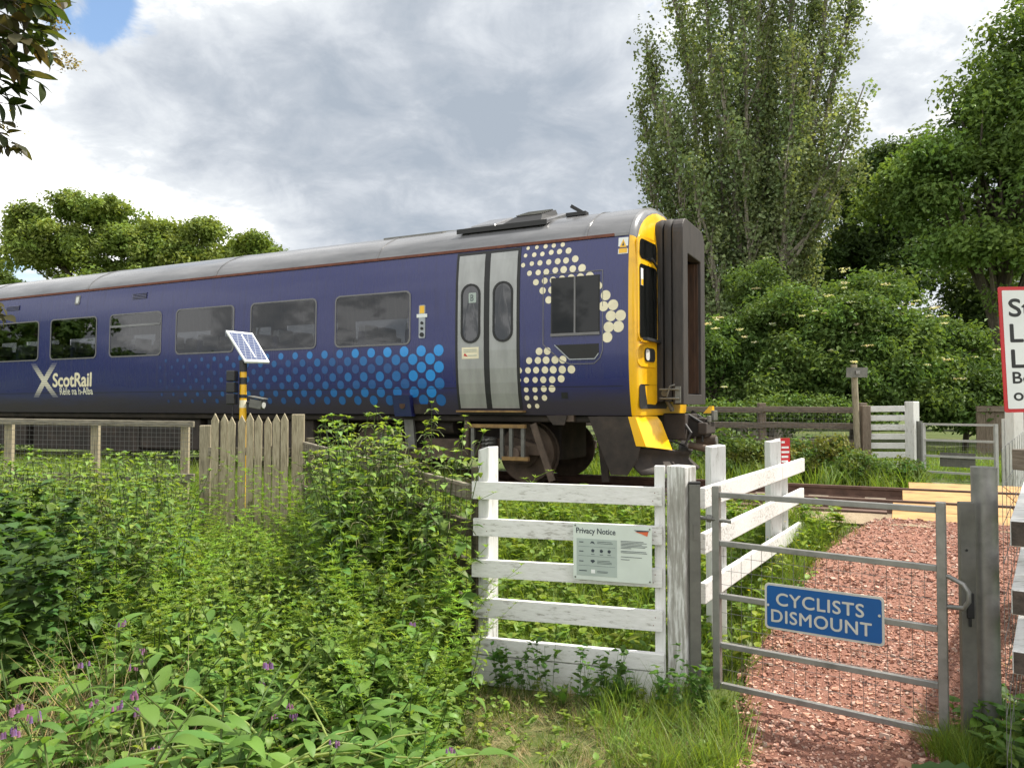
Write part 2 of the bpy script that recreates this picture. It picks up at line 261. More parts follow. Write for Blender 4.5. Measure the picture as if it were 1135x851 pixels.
def text_mesh(body, size, spacing=1.0, offset=0.0, align='LEFT', xs=1.0, shear=0.0, line=1.0):
    cu = bpy.data.curves.new('txt', 'FONT'); cu.body = body; cu.size = size; cu.offset = offset; cu.align_x = align; cu.space_character = spacing; cu.extrude = 0.0; cu.shear = shear; cu.space_line = line; cu.resolution_u = 4
    o = bpy.data.objects.new('txt', cu); C.objects.link(o); dg = bpy.context.evaluated_depsgraph_get(); me = bpy.data.meshes.new_from_object(o.evaluated_get(dg))
    vs = [(v.co.x * xs, v.co.y) for v in me.vertices]; fs = [tuple(p.vertices) for p in me.polygons]
    bpy.data.objects.remove(o); bpy.data.curves.remove(cu); bpy.data.meshes.remove(me); return vs, fs
def put_text(mb, body, size, fn, mi=0, fit=None, fith=None, x0=0.0, y0=0.0, bold=0.0, **k):   # fn maps (x, y) of the sign face to a point
    vs, fs = text_mesh(body, size, **k); xs_ = [v[0] for v in vs]; ys = [v[1] for v in vs]; a, b, c, d = min(xs_), max(xs_), min(ys), max(ys)
    sx = fit / (b - a) if fit else 1.0; sy = fith / (d - c) if fith else 1.0
    for j, (bx, by) in enumerate(((0, 0), (bold, 0), (-bold, 0), (0, bold), (0, -bold)) if bold else ((0, 0),)):
        n_ = Vector(fn(1, 0)) - Vector(fn(0, 0)); n_ = n_.cross(Vector(fn(0, 1)) - Vector(fn(0, 0))).normalized() * (0.00006 * j)
        mb.add([tuple(Vector(fn(x0 + bx + (v[0] - a) * sx, y0 + by + ((v[1] - c) * sy if fith else v[1]))) + n_) for v in vs], fs, mi)
def rrect(x0, x1, y0, y1, r, n=5):
    P = []
    for cx, cy, a0 in ((x1 - r, y1 - r, 0), (x0 + r, y1 - r, 90), (x0 + r, y0 + r, 180), (x1 - r, y0 + r, 270)):
        for k in range(n + 1): t = rad(a0 + 90 * k / n); P.append((cx + r * math.cos(t), cy + r * math.sin(t)))
    return P
NQ = Vector((0.45071, 0.89267)); UQ = Vector((-0.89267, 0.45071))
def smooth01(t): t = np.clip(t, 0, 1); return t * t * (3 - 2 * t)
def zg(x, y):
    q = 0.45071 * np.asarray(x, float) + 0.89267 * np.asarray(y, float)
    z = -0.06 + 0.57 * smooth01((q - 4.4) / 3.8) - 0.20 * smooth01((q - 8.35) / 0.4) - 0.05 * smooth01((q - 12.6) / 2.2)
    far = smooth01((np.abs(q) - 40) / 100); return z * (1 - far)
def zgf(x, y): return float(zg(x, y))
def tq(s, q): return UQ * s + NQ * q       # along the track / across it

# ---------------------------------------------------------------- ground, path, track
def build_ground():
    a = np.concatenate([[-1500, -700, -300, -120, -60], np.arange(-40, 41, 0.5), [60, 120, 300, 700, 1500]])
    b = np.concatenate([[-600, -200, -60, -20], np.arange(-8, 45, 0.4), [60, 120, 300, 700, 1500]])
    X, Y = np.meshgrid(a, b); Z = zg(X, Y) + np.where((np.abs(X) < 41) & (np.abs(Y) < 46), 0.02 * np.sin(X * 3.1 + Y) * np.sin(Y * 2.7 - X), 0) - 0.015
    n, m = X.shape; I = np.arange(n * m).reshape(n, m); Q = np.stack([I[:-1, :-1], I[:-1, 1:], I[1:, 1:], I[1:, :-1]], -1).reshape(-1, 4)
    o = np_mesh('ground', np.stack([X, Y, Z], -1).reshape(-1, 3), Q, np.ones((n * m, 3)), 'ground'); o['kind'] = 'structure'
build_ground()
PATH_L = [(0.75, -2), (0.85, 1.5), (0.95, 2.8), (1.06, 3.6), (1.50, 4.95), (1.95, 5.6), (2.45, 6.3), (3.10, 7.0), (3.70, 7.55)]
PATH_R = [(2.75, -2), (2.7, 1.5), (2.5, 2.8), (2.45, 3.6), (3.05, 4.6), (3.5, 5.1), (4.0, 5.7), (4.6, 6.3), (5.3, 6.85)]
def path_pt(t, u):
    n = len(PATH_L) - 1; k = np.clip((t * n).astype(int), 0, n - 1); f = (t * n - k)[:, None]; Lp = np.array(PATH_L); Rp = np.array(PATH_R)
    l = Lp[k] * (1 - f) + Lp[k + 1] * f; r = Rp[k] * (1 - f) + Rp[k + 1] * f; return l * (1 - u[:, None]) + r * u[:, None]
def build_path():
    T, U = np.meshgrid(np.linspace(0, 1, 60), np.linspace(0, 1, 14)); P = path_pt(T.ravel(), U.ravel()); Z = zg(P[:, 0], P[:, 1]) + 0.012
    n, m = T.shape; I = np.arange(n * m).reshape(n, m); Q = np.stack([I[:-1, :-1], I[1:, :-1], I[1:, 1:], I[:-1, 1:]], -1).reshape(-1, 4)
    o = np_mesh('gravel_path', np.column_stack([P, Z]), Q, np.ones((n * m, 3)), 'path'); o['kind'] = 'structure'
build_path()
def strip(name, m, q0, q1, s0, s1, z, nz=0.0):
    n = 60; ss = np.linspace(s0, s1, n); V = []
    for s in ss:
        for q in np.linspace(q0, q1, 8): p = tq(s, q); V.append((p.x, p.y, z + nz * math.sin(s * 7 + q * 5)))
    I = np.arange(n * 8).reshape(n, 8); Q = np.stack([I[:-1, :-1], I[:-1, 1:], I[1:, 1:], I[1:, :-1]], -1).reshape(-1, 4)
    o = np_mesh(name, np.array(V), Q, np.ones((len(V), 3)), m); o['kind'] = 'structure'; return o
RZ = 0.54; QC = 10.639                     # rail top, track centre distance
strip('track_ballast', 'ballast', 8.75, 12.6, -60, 70, RZ - 0.15, 0.012)
strip('far_gravel_path', 'path', 12.5, 15.6, -4.6, -2.5, 0.315, 0.004) if False else None
strip('cess_walkway', 'cess', 7.95, 8.70, -1.0, 2.9, RZ - 0.022, 0.004)
def build_track():
    tr = thing('railway_track', 'single railway track with two brown rails on sleepers', 'railway track', (tq(0, QC).x, tq(0, QC).y, RZ)); tr['kind'] = 'structure'
    for sg in (-1, 1):
        mb = MB(); q = QC + sg * 0.7525
        prof = [(-0.07, -0.15), (0.07, -0.15), (0.07, -0.14), (0.012, -0.115), (0.012, -0.045), (0.035, -0.035), (0.035, 0), (-0.035, 0), (-0.035, -0.035), (-0.012, -0.045), (-0.012, -0.115), (-0.07, -0.14)]
        a = [(*tq(-60, q + x), RZ + z) for x, z in prof]; d = tq(70, 0) - tq(-60, 0)
        mb.prism(a, (d.x, d.y, 0)); mb.build('rail', 'rail', tr)
    mb = MB()
    for k in range(-40, 66):
        s = k * 0.7 - 20; 
        if -8.5 < s - 0 < -2.0 and False: continue
        p, q = tq(s, QC - 1.28), tq(s, QC + 1.28); mb.beam((p.x, p.y, RZ - 0.185), (q.x, q.y, RZ - 0.185), 0.25, 0.10)
    mb.build('sleeper', 'sleeper', tr)['kind'] = 'stuff'
build_track()
SD = -1.49                                   # along-track position of the deck's left end (s grows to the left)
def sq(x, y): v = Vector((x, y)); return v.dot(UQ), v.dot(NQ)
def build_deck():
    dk = thing('crossing_deck', 'yellow foot crossing deck laid level with the rails', 'crossing deck', (4.6, 7.6, RZ)); dk['kind'] = 'structure'
    s1 = sq(3.67, 7.56)[0]; s2 = sq(5.03, 9.80)[0]
    for q0, q1, e, n in ((8.36, 8.99, 0.0, 1), (9.02, 9.76, 0.05, 1), (10.03, 11.24, 0.12, 2), (11.50, 12.45, 0.0, 1)):
        for k in range(n):
            a, b = q0 + (q1 - q0) * k / n, q0 + (q1 - q0) * (k + 1) / n - 0.012
            sa = s1 + (s2 - s1) * ((9.0 if q0 < 9.5 else 10.6 if q0 < 11 else 11.9) - 8.36) / 2.6 * 0.8
            for j in range(4):
                w_ = 1.15; p = [tq(sa - j * w_ - 0.01, a), tq(sa - (j + 1) * w_, a), tq(sa - (j + 1) * w_, b), tq(sa - j * w_ - 0.01, b)]
                MB().prism([(v.x, v.y, RZ - 0.09) for v in p], (0, 0, 0.078)).build('deck_panel', 'deck', dk, bevel=0.006)
    p, q = tq(s1, 9.04), tq(40, 9.04)
    b = MB(); b.beam((p.x, p.y, RZ - 0.10), (q.x, q.y, RZ - 0.10), 0.16, 0.14)
    o = b.build('timber_edging', 'rail'); tag(o, 'long dark timber edging beam running beside the near rail', 'edging beam')
build_deck()

# ---------------------------------------------------------------- train (local: +x towards its rear, +y towards the path, z above the rail)
def prof_in(z):
    zs = [0.96, 1.1, 1.25, 1.4, 1.6, 1.85, 2.3, 2.8, 3.1, 3.26]; ins = [0.125, 0.085, 0.05, 0.028, 0.010, 0.0, 0.0, 0.012, 0.04, 0.07]
    return float(np.interp(z, zs, ins))
def side(s, z, out=0.0): return (s, 1.35 - prof_in(z) + out, z)
UPPER_DOTS = [(1.35,3.235,.024),(1.22,3.235,.026),(1.09,3.235,.03),(.97,3.235,.032),(.84,3.235,.035),(1.38,3.12,.026),(1.25,3.12,.032),(1.13,3.12,.031),(1,3.13,.034),(.88,3.13,.036),(.75,3.13,.041),(1.41,2.99,.03),(1.28,3,.031),(1.16,3,.036),(1.03,3,.037),(.9,3,.04),(.78,3,.04),(.65,3.01,.045),(1.31,2.87,.035),(1.18,2.87,.037),(1.06,2.87,.04),(.93,2.88,.04),(.81,2.88,.046),(.68,2.88,.045),(.55,2.88,.051),(1.21,2.74,.041),(1.08,2.75,.041),(.96,2.75,.045),(.83,2.755,.046),(.7,2.76,.047),(.57,2.76,.05),(.44,2.765,.054),(1.11,2.62,.045),(.98,2.62,.046),(1.02,2.49,.048),(.32,2.63,.05),(.22,2.5,.063),(.25,2.36,.063),(.12,2.37,.067),(.15,2.23,.066),(.02,2.23,.068),(.18,2.09,.066),(.05,2.09,.07),(.2,1.96,.066)]
LOWER_DOTS = [(1.16,1.81,.048),(1.04,1.81,.048),(1.31,1.69,.044),(1.18,1.69,.045),(1.06,1.69,.048),(.93,1.69,.05),(.82,1.69,.05),(1.46,1.56,.039),(1.33,1.56,.041),(1.21,1.56,.043),(1.08,1.56,.046),(.96,1.56,.048),(.83,1.56,.05),(.7,1.56,.052),(1.48,1.43,.037),(1.36,1.43,.038),(1.23,1.43,.038),(1.11,1.43,.043),(.98,1.43,.045),(.85,1.44,.047),(1.49,1.3,.032),(1.37,1.3,.034),(1.24,1.3,.036),(1.11,1.31,.041),(.99,1.31,.046),(1.37,1.19,.034),(1.24,1.19,.031),(1.11,1.19,.038),(1.35,1.08,.029),(1.23,1.08,.031)]
def build_train():
    L_ = 22.6; base = Vector((1.39736, 9.7)) + NQ * 1.35
    T = thing('train_carriage', 'dark blue diesel train carriage with yellow cab end and cream dots standing at the crossing', 'train', (base.x, base.y, RZ), math.atan2(UQ.y, UQ.x))
    WIN = [(3.22 + 1.765 * k, 4.62 + 1.765 * k) for k in range(9)]; WZ = (2.015, 2.73)
    zz = [0.96, 1.03, 1.1, 1.17, 1.25, 1.32, 1.4, 1.5, 1.6, 1.72, 1.85, WZ[0], 2.3, 2.5, WZ[1], 2.8, 2.95, 3.1, 3.18, 3.26]
    ss = sorted([-0.08, 0.4, 1.0, 2, 19.5, 21, L_] + [a + 0.04 for a, b in WIN] + [b - 0.04 for a, b in WIN])
    mb = MB(); n = len(zz)
    for s in ss: mb.v += [(s, 1.35 - prof_in(z), z) for z in zz] + [(s, -(1.35 - prof_in(z)), z) for z in zz]
    for i in range(len(ss) - 1):
        a, b = i * 2 * n, (i + 1) * 2 * n; ms = (ss[i] + ss[i + 1]) / 2; hole = any(p < ms < q for p, q in WIN)
        for k in range(n - 1):
            if hole and WZ[0] <= zz[k] and zz[k + 1] <= WZ[1] + 1e-6: continue
            mb.f.append((a + k, b + k, b + k + 1, a + k + 1)); mb.f.append((a + n + k, a + n + k + 1, b + n + k + 1, b + n + k))
        mb.f.append((a, a + n, b + n, b))
    e = (len(ss) - 1) * 2 * n; mb.f.append(tuple(e + k for k in range(n)) + tuple(e + n + k for k in range(n))[::-1]); mb.m = [0] * len(mb.f)
    body = mb.build('body', 'body', T, smooth=True)
    mb = MB(); mb.box(2.6, L_ - 0.1, -1.2, 1.2, 1.12, 1.15); mb.build('floor', 'under', body)
    mb = MB(); mb.box(2.6, L_ - 0.1, -1.2, 1.2, 3.18, 3.2); mb.build('ceiling', 'lining', body); mb = MB(); mb.box(2.66, 2.70, -1.2, 1.2, 1.16, 3.17); mb.build('partition', 'lining', body)
    for k in range(17):
        for y in (0.70, -0.70):
            x = 3.35 + 0.88 * k; mb = MB(); mb.box(x, x + 0.12, y - 0.46, y + 0.46, 1.58, 2.24); mb.box(x - 0.42, x, y - 0.46, y + 0.46, 1.48, 1.62); st_ = mb.build('passenger_seat', 'seat', body, bevel=0.04)
            mb = MB(); mb.box(x - 0.01, x + 0.13, y - 0.42, y - 0.06, 2.12, 2.34); mb.box(x - 0.01, x + 0.13, y + 0.06, y + 0.42, 2.12, 2.34); mb.build('headrest', 'head', st_, bevel=0.03)
    # roof
    rp = [(1.28, 3.26), (1.255, 3.32), (1.21, 3.40), (1.13, 3.49), (1.0, 3.585), (0.82, 3.68), (0.6, 3.765), (0.35, 3.825), (0, 3.855)]
    rp = rp + [(-y, z) for y, z in rp[-2::-1]]; m = len(rp); mb = MB(); rs = [-0.072, 0.55, 2, 4, 6, 8, 10, 12, 14, 16, 18, 20, L_]
    for s in rs: mb.v += [(s, y, z) for y, z in rp]
    for i in range(len(rs) - 1):
        for k in range(m - 1): mb.f.append((i * m + k, (i + 1) * m + k, (i + 1) * m + k + 1, i * m + k + 1))
    mb.f.append(tuple((len(rs) - 1) * m + k for k in range(m))); mb.m = [0] * len(mb.f)
    roof = mb.build('roof', 'roof', T, smooth=True)
    mb = MB()
    for s in (0.52, 3.9, 7.3, 10.7, 14.1):          # transverse roof joints
        for k in range(m - 1): mb.beam((s, rp[k][0] * 1.003, rp[k][1] + 0.003), (s, rp[k + 1][0] * 1.003, rp[k + 1][1] + 0.003), 0.03, 0.012, up=(0, rp[k][0] + .01, rp[k][1] - 2))
    mb.build('roof_joint', 'roof', roof)
    mb = MB(); mb.box(0.12, L_, 1.262, 1.296, 3.262, 3.30); mb.build('gutter', 'rust', T)
    mb = MB(); mb.box(-0.06, 0.115, 1.262, 1.292, 3.262, 3.30); mb.build('gutter_end', 'roof', T)
    # roof pods, hatch and horn
    def on_roof(y): return float(np.interp(abs(y), [p[0] for p in rp[:9]][::-1], [p[1] for p in rp[:9]][::-1]))
    mb = MB(); mb.prism([(1.20, 1.02, 3.60), (2.60, 1.02, 3.60), (2.60, 0.15, 3.90), (1.20, 0.15, 3.90)], (0, 0.02, 0.05)); pod = mb.build('roof_pod', 'roof', T, bevel=0.01)
    mb = MB(); mb.prism([(1.18, 1.045, 3.585), (2.62, 1.045, 3.585), (2.62, 1.045, 3.655), (1.18, 1.045, 3.655)], (0, 0.012, 0)); mb.build('pod_edge', 'black', pod)
    mb = MB(); mb.hull8([(1.32, 0.95, 3.67), (1.95, 0.95, 3.67), (1.95, 0.3, 3.86), (1.32, 0.3, 3.86), (1.36, 0.80, 3.80), (1.80, 0.80, 3.80), (1.80, 0.32, 3.97), (1.36, 0.32, 3.97)]); gr = mb.build('exhaust_grille', 'black', pod)
    mb = MB()
    for k in range(7): y = 0.78 - k * 0.065; mb.beam((1.38, y, 3.82 + k * 0.0235), (1.78, y, 3.82 + k * 0.0235), 0.03, 0.012)
    mb.build('grille_slats', 'galv_dark', gr)
    mb = MB(); mb.hull8([(2.05, 0.93, 3.67), (2.48, 0.93, 3.67), (2.48, 0.3, 3.88), (2.05, 0.3, 3.88), (2.07, 0.9, 3.72), (2.46, 0.9, 3.72), (2.46, 0.32, 3.94), (2.07, 0.32, 3.94)]); mb.build('roof_hatch', 'roof', pod, bevel=0.01)
    mb = MB(); mb.hull8([(3.1, 0.7, 3.70), (4.2, 0.7, 3.70), (4.2, 0.1, 3.84), (3.1, 0.1, 3.84), (3.1, 0.68, 3.76), (4.2, 0.68, 3.76), (4.2, 0.12, 3.90), (3.1, 0.12, 3.90)]); mb.build('roof_vent', 'galv_dark', T)
    mb = MB(); mb.beam((0.78, 0.55, 3.80), (1.08, 0.55, 3.80), 0.12, 0.05); mb.beam((0.85, 0.55, 3.82), (1.02, 0.55, 3.93), 0.05, 0.05); mb.build('aerial', 'black', T)
    # yellow cab end
    out = [(1.35 - prof_in(z), z) for z in zz] + [(y, z) for y, z in rp[1:9]]
    full = out + [(-y, z) for y, z in out[-2::-1]]; m = len(full); mb = MB()
    st = [(-0.075, 0.001, -0.002), (-0.11, 0.008, 0.006), (-0.145, 0.03, 0.03), (-0.17, 0.06, 0.075), (-0.185, 0.10, 0.135), (-0.205, 0.30, 0.19), (-0.235, 0.62, 0.24)]
    for s, ds, dt in st:
        for y, z in full: mb.v.append((s - (0.02 if z > 3.3 and ds < 0.2 else 0) * 0, y * (1.35 - ds) / 1.35, z if z < 2.6 else 2.6 + (z - 2.6) * (1 - dt)))
    for i in range(len(st) - 1):
        for k in range(m): mb.f.append((i * m + k, i * m + (k + 1) % m, (i + 1) * m + (k + 1) % m, (i + 1) * m + k)); mb.m.append(1 if i < 3 and full[k][1] > 3.25 and full[(k + 1) % m][1] > 3.25 else 0)
    mb.f.append(tuple((len(st) - 1) * m + k for k in range(m))); mb.m.append(0)
    cab = mb.build('cab_end', ['yellow', 'roof'], T, smooth=True)
    def face(o, z, out=0.0):                     # a point on the cab face, o metres in from the side
        s = float(np.interp(o, [0.0, 0.03, 0.06, 0.10, 0.30, 0.62, 1.35], [-0.11, -0.145, -0.17, -0.185, -0.205, -0.235, -0.24])); return (s - out, 1.35 - o, z)
    def dense(poly):
        R_ = []
        for (o0, z0), (o1, z1) in zip(poly, poly[1:] + poly[:1]):
            R_.append((o0, z0)); cuts = [c for c in (0.06, 0.10, 0.30, 0.62) if min(o0, o1) < c - 1e-4 and c + 1e-4 < max(o0, o1)]
            for c in (cuts if o1 > o0 else cuts[::-1]): R_.append((c, z0 + (z1 - z0) * (c - o0) / (o1 - o0)))
        return R_
    def face_plate(poly, out, th, name, m, par=T, bevel=0.0):
        poly = dense(poly); a = [face(o, z, out) for o, z in poly]; b = MB(); b.prism(a, (th, 0, 0)); return b.build(name, m, par, bevel=bevel)
    for sgn in (1,):
        fr = face_plate(rrect(0.075, 0.735, 1.90, 3.27, 0.10), 0.012, 0.02, 'windscreen_frame', 'yellow')
        face_plate(rrect(0.115, 0.70, 2.97, 3.225, 0.07), 0.018, 0.02, 'upper_windscreen', 'glass_dark', fr)
        ws = face_plate(rrect(0.115, 0.70, 1.955, 2.90, 0.05), 0.018, 0.02, 'windscreen', 'glass_dark', fr)
        face_plate([(0.13, 2.62), (0.20, 2.62), (0.20, 2.84), (0.13, 2.84)], 0.022, 0.003, 'warning_label', 'sign_white', ws); face_plate([(0.135, 2.625), (0.195, 2.625), (0.195, 2.70), (0.135, 2.70)], 0.024, 0.003, 'warning_label_yellow', 'yellow', ws)
        b = MB(); b.box(-0.30, -0.24, 0.62, 1.25, 1.915, 1.95); b.build('windscreen_sill', 'black', fr)
        b = MB(); p0, p1, p2 = face(0.42, 3.0, 0.05), face(0.60, 2.9, 0.06), face(0.70, 2.45, 0.05); b.tube([p0, p1], 0.018, 6); b.tube([p1, p2], 0.014, 6); b.tube([face(0.66, 2.62, .045), face(0.70, 2.2, .045)], 0.01, 6); b.build('wiper', 'black', T)
        hl = face_plate(rrect(0.06, 0.70, 1.58, 1.87, 0.10), 0.010, 0.02, 'headlight_panel', 'yellow', bevel=0.008)
        h2 = face_plate(rrect(0.27, 0.60, 1.655, 1.83, 0.06), 0.020, 0.012, 'headlight', 'black', hl)
        face_plate(rrect(0.28, 0.40, 1.67, 1.815, 0.05), 0.026, 0.006, 'headlight_lens', 'lamp', h2)
        rc = face_plate(rrect(0.12, 1.2, 1.045, 1.36, 0.05), 0.006, 0.01, 'jumper_recess', 'black')
        b = MB(); b.tube([face(0.72, 1.25, .10), face(1.0, 1.27, .14)], 0.045, 8); b.tube([face(0.8, 1.18, .10), face(0.9, 1.02, .16)], 0.03, 8); b.build('jumper_socket', 'galv_dark', rc)
    # gangway with bellows
    GW = 0.60
    def garch(s, w_, z0, z1, r):
        P = [(s, -w_, z0), (s, -w_, z1 - r)]
        for k in range(1, 7): t = rad(90 * k / 6); P.append((s, -w_ + r - r * math.cos(t), z1 - r + r * math.sin(t)))
        for k in range(0, 6): t = rad(90 - 90 * k / 6); P.append((s, w_ - r + r * math.cos(t), z1 - r + r * math.sin(t)))
        P += [(s, w_, z1 - r), (s, w_, z0)]; return P
    mb = MB(); secs = [(-0.20, GW), (-0.27, GW + 0.02), (-0.315, GW + 0.015), (-0.33, GW - 0.03), (-0.345, GW + 0.015), (-0.40, GW + 0.02), (-0.435, GW + 0.01), (-0.45, GW - 0.03), (-0.46, GW - 0.02)]
    k0 = None
    for s, w_ in secs:
        P = garch(s, w_, 1.14, 3.60 + (w_ - GW), 0.22); mb.v += P; k0 = len(P)
    for i in range(len(secs) - 1):
        for k in range(k0): mb.f.append((i * k0 + k, i * k0 + (k + 1) % k0, (i + 1) * k0 + (k + 1) % k0, (i + 1) * k0 + k))
    mb.m = [0] * len(mb.f); mb.build('gangway_bellows', 'gang', T, smooth=True)
    mb = MB(); A = garch(-0.455, GW + 0.03, 1.10, 3.60, 0.20); B = garch(-0.455, GW - 0.22, 1.24, 3.14, 0.03)
    A2 = [(-0.60, y, z) for _, y, z in A]; B2 = [(-0.60, y, z) for _, y, z in B]; n_ = len(A)
    mb.v = A + B + A2 + B2
    for k in range(n_):
        j = (k + 1) % n_; mb.f += [(k, j, 2 * n_ + j, 2 * n_ + k), (n_ + k, 3 * n_ + k, 3 * n_ + j, n_ + j), (2 * n_ + k, 2 * n_ + j, 3 * n_ + j, 3 * n_ + k), (k, n_ + k, n_ + j, j)]
    mb.m = [0] * len(mb.f); gf = mb.build('gangway_frame', 'gangframe', T, bevel=0.012)
    mb = MB(); mb.box(-0.33, -0.30, -GW + 0.05, GW - 0.05, 1.15, 3.5); mb.build('gangway_door', 'black', gf)
    mb = MB(); mb.box(-0.56, -0.34, -0.378, -0.35, 1.26, 3.12); mb.box(-0.52, -0.34, -0.348, -0.32, 1.26, 3.12); mb.build('gangway_lining', 'ganglining', gf)
    mb = MB(); mb.box(-0.57, -0.50, 0.655, 0.69, 1.12, 1.34); mb.tube([(-0.50, 0.70, 1.36), (-0.44, 0.73, 1.34), (-0.40, 0.73, 1.20)], 0.012, 6); mb.tube([(-0.30, 0.72, 1.30), (-0.56, 0.72, 1.30)], 0.014, 6); mb.tube([(-0.30, 0.72, 1.18), (-0.56, 0.72, 1.18)], 0.014, 6); mb.build('gangway_latch', 'galv_dark', gf)
    # coupler under the gangway
    mb = MB(); mb.box(-0.55, -0.24, -0.35, 0.35, 0.62, 0.98); mb.box(-0.78, -0.5, -0.18, 0.18, 0.66, 0.92); mb.box(-0.82, -0.70, -0.26, 0.30, 0.70, 0.86); cp = mb.build('coupler', 'under', T, bevel=0.02)
    mb = MB(); mb.tube([(-0.60, -0.1, 0.60), (-0.86, -0.1, 0.60)], 0.085, 14); mb.tube([(-0.55, 0.16, 0.55), (-0.80, 0.16, 0.50)], 0.05, 10); mb.build('coupler_drum', 'bogie', cp, smooth=True)
    mb = MB(); mb.tube([(-0.875, -0.1, 0.60), (-0.862, -0.1, 0.60)], 0.06, 14); mb.build('drum_cap', 'galv', cp)
    mb = MB(); mb.hull8([(-0.80, -0.30, 0.98), (-0.68, -0.30, 0.98), (-0.68, -0.12, 0.98), (-0.80, -0.12, 0.98), (-0.80, -0.26, 1.08), (-0.76, -0.26, 1.08), (-0.76, -0.14, 1.08), (-0.80, -0.14, 1.08)]); mb.build('coupler_bracket', 'yellow', cp)
    mb = MB(); mb.tube([(-0.45, 0.3, 0.95), (-0.62, 0.34, 0.72), (-0.55, 0.4, 0.55), (-0.35, 0.42, 0.62)], 0.022, 7); mb.tube([(-0.45, -0.4, 1.0), (-0.75, -0.45, 0.80), (-0.70, -0.42, 0.62)], 0.025, 7); mb.tube([(-0.5, 0.15, 0.98), (-0.76, 0.22, 0.84), (-0.74, 0.2, 0.6)], 0.02, 7); mb.build('brake_hose', 'black', cp)
    mb = MB(); mb.box(-0.86, -0.82, -0.22, 0.02, 0.88, 1.02); mb.box(-0.84, -0.8, 0.08, 0.2, 0.86, 0.95); mb.build('coupler_contact_box', 'galv_dark', cp, bevel=0.01)
    mb = MB(); mb.box(-0.06, 0.40, -1.2, 1.2, 0.60, 0.955); mb.build('headstock', 'under', T)
    # deflector and plough
    mb = MB(); mb.prism([(0.50, 1.262, 0.945), (-0.12, 1.262, 0.945), (-0.20, 1.262, 0.56), (-0.16, 1.262, 0.40), (-0.03, 1.262, 0.20), (0.19, 1.262, 0.20)], (0, -0.02, 0)); mb.build('side_skirt', 'under', T)
    mb = MB(); mb.v = [(-0.135, 1.262, 0.955), (-0.19, 1.0, 0.955), (-0.255, 0.68, 0.945), (-0.295, 0.62, 0.87), (-0.44, 0.62, 0.50), (-0.27, 1.25, 0.57)]; mb.v += [(x + 0.04, y - 0.005, z) for x, y, z in mb.v]
    mb.f = [(5, 4, 3, 2, 1, 0), (6, 7, 8, 9, 10, 11)] + [(i, (i + 1) % 6, 6 + (i + 1) % 6, 6 + i) for i in range(6)]; mb.m = [0] * 8; mb.build('deflector_panel', 'yellow', T)
    mb = MB(); mb.prism([(-0.045, 1.266, 0.945), (-0.130, 1.266, 0.945), (-0.262, 1.266, 0.57), (-0.15, 1.266, 0.575)], (0, 0.004, 0)); mb.build('deflector_side_panel', 'yellow', T)
    mb = MB(); nn = 14; cols = []
    for j in range(nn + 1):
        u = -1 + 2 * j / nn; y = u * 1.22; fw = -0.20 - 0.42 * (1 - abs(u) ** 1.5)
        for k in range(7):
            t = k / 6; z = 0.20 + 0.36 * t + (-0.10 * (1 - abs(u)) * t); cols.append((fw + 0.16 * math.sin(t * math.pi * 0.8) * (1 if True else 0), y, z))
    mb.v = cols
    for j in range(nn):
        for k in range(6): a = j * 7 + k; mb.f.append((a, a + 7, a + 8, a + 1))
    mb.m = [0] * len(mb.f); pl = mb.build('snow_plough', 'under', T, smooth=True); sm = pl.modifiers.new('thick', 'SOLIDIFY'); sm.thickness = 0.025
    # passenger windows
    def splate(poly, out, th, name, m, par=T, **k):
        b = MB(); n = len(poly); a = [side(s, z, out) for s, z in poly]; c = [side(s, z, out - th) for s, z in poly]
        b.add(a + c, [tuple(range(n)), tuple(range(n, 2 * n))[::-1]] + [(i, n + i, n + (i + 1) % n, (i + 1) % n) for i in range(n)]); return b.build(name, m, par, **k)
    def swindow(s0, s1, z0, z1, r, fw, name='passenger_window', fm='rubber_grey', gm='glass', par=T, base=0.0):
        O, I = rrect(s0, s1, z0, z1, r), rrect(s0 + fw, s1 - fw, z0 + fw, z1 - fw, max(0.01, r - fw * 0.6)); n = len(O); b = MB()
        b.v = [side(s, z, base + 0.010) for s, z in O] + [side(s, z, base + 0.010) for s, z in I] + [side(s, z, base - 0.004) for s, z in O] + [side(s, z, base - 0.004) for s, z in I]
        for i in range(n):
            j = (i + 1) % n; b.f += [(i, j, n + j, n + i), (i, 2 * n + i, 2 * n + j, j), (n + i, n + j, 3 * n + j, 3 * n + i)]
        b.m = [0] * len(b.f); fr = b.build(name, fm, par); splate(rrect(s0 + fw * 0.8, s1 - fw * 0.8, z0 + fw * 0.8, z1 - fw * 0.8, max(0.01, r - fw * 0.6)), base + 0.004, 0.003, 'pane', gm, fr); return fr
    for k in range(9):
        s0 = 3.22 + 1.765 * k; fr = swindow(s0, s0 + 1.40, 1.975, 2.77, 0.09, 0.022); splate([(s0 + 0.03, 1.99), (s0 + 1.37, 1.99), (s0 + 1.37, 2.75), (s0 + 0.03, 2.75)], -2.70, 0.01, 'far_pane', 'glass', fr)
        if k in (3, 7): b = MB(); b.prism([side(s0 + 0.03, 2.52, 0.004), side(s0 + 1.37, 2.52, 0.004), side(s0 + 1.37, 2.56, 0.004), side(s0 + 0.03, 2.56, 0.004)], (0, 0.012, 0)); b.build('hopper_bar', 'roof', fr)
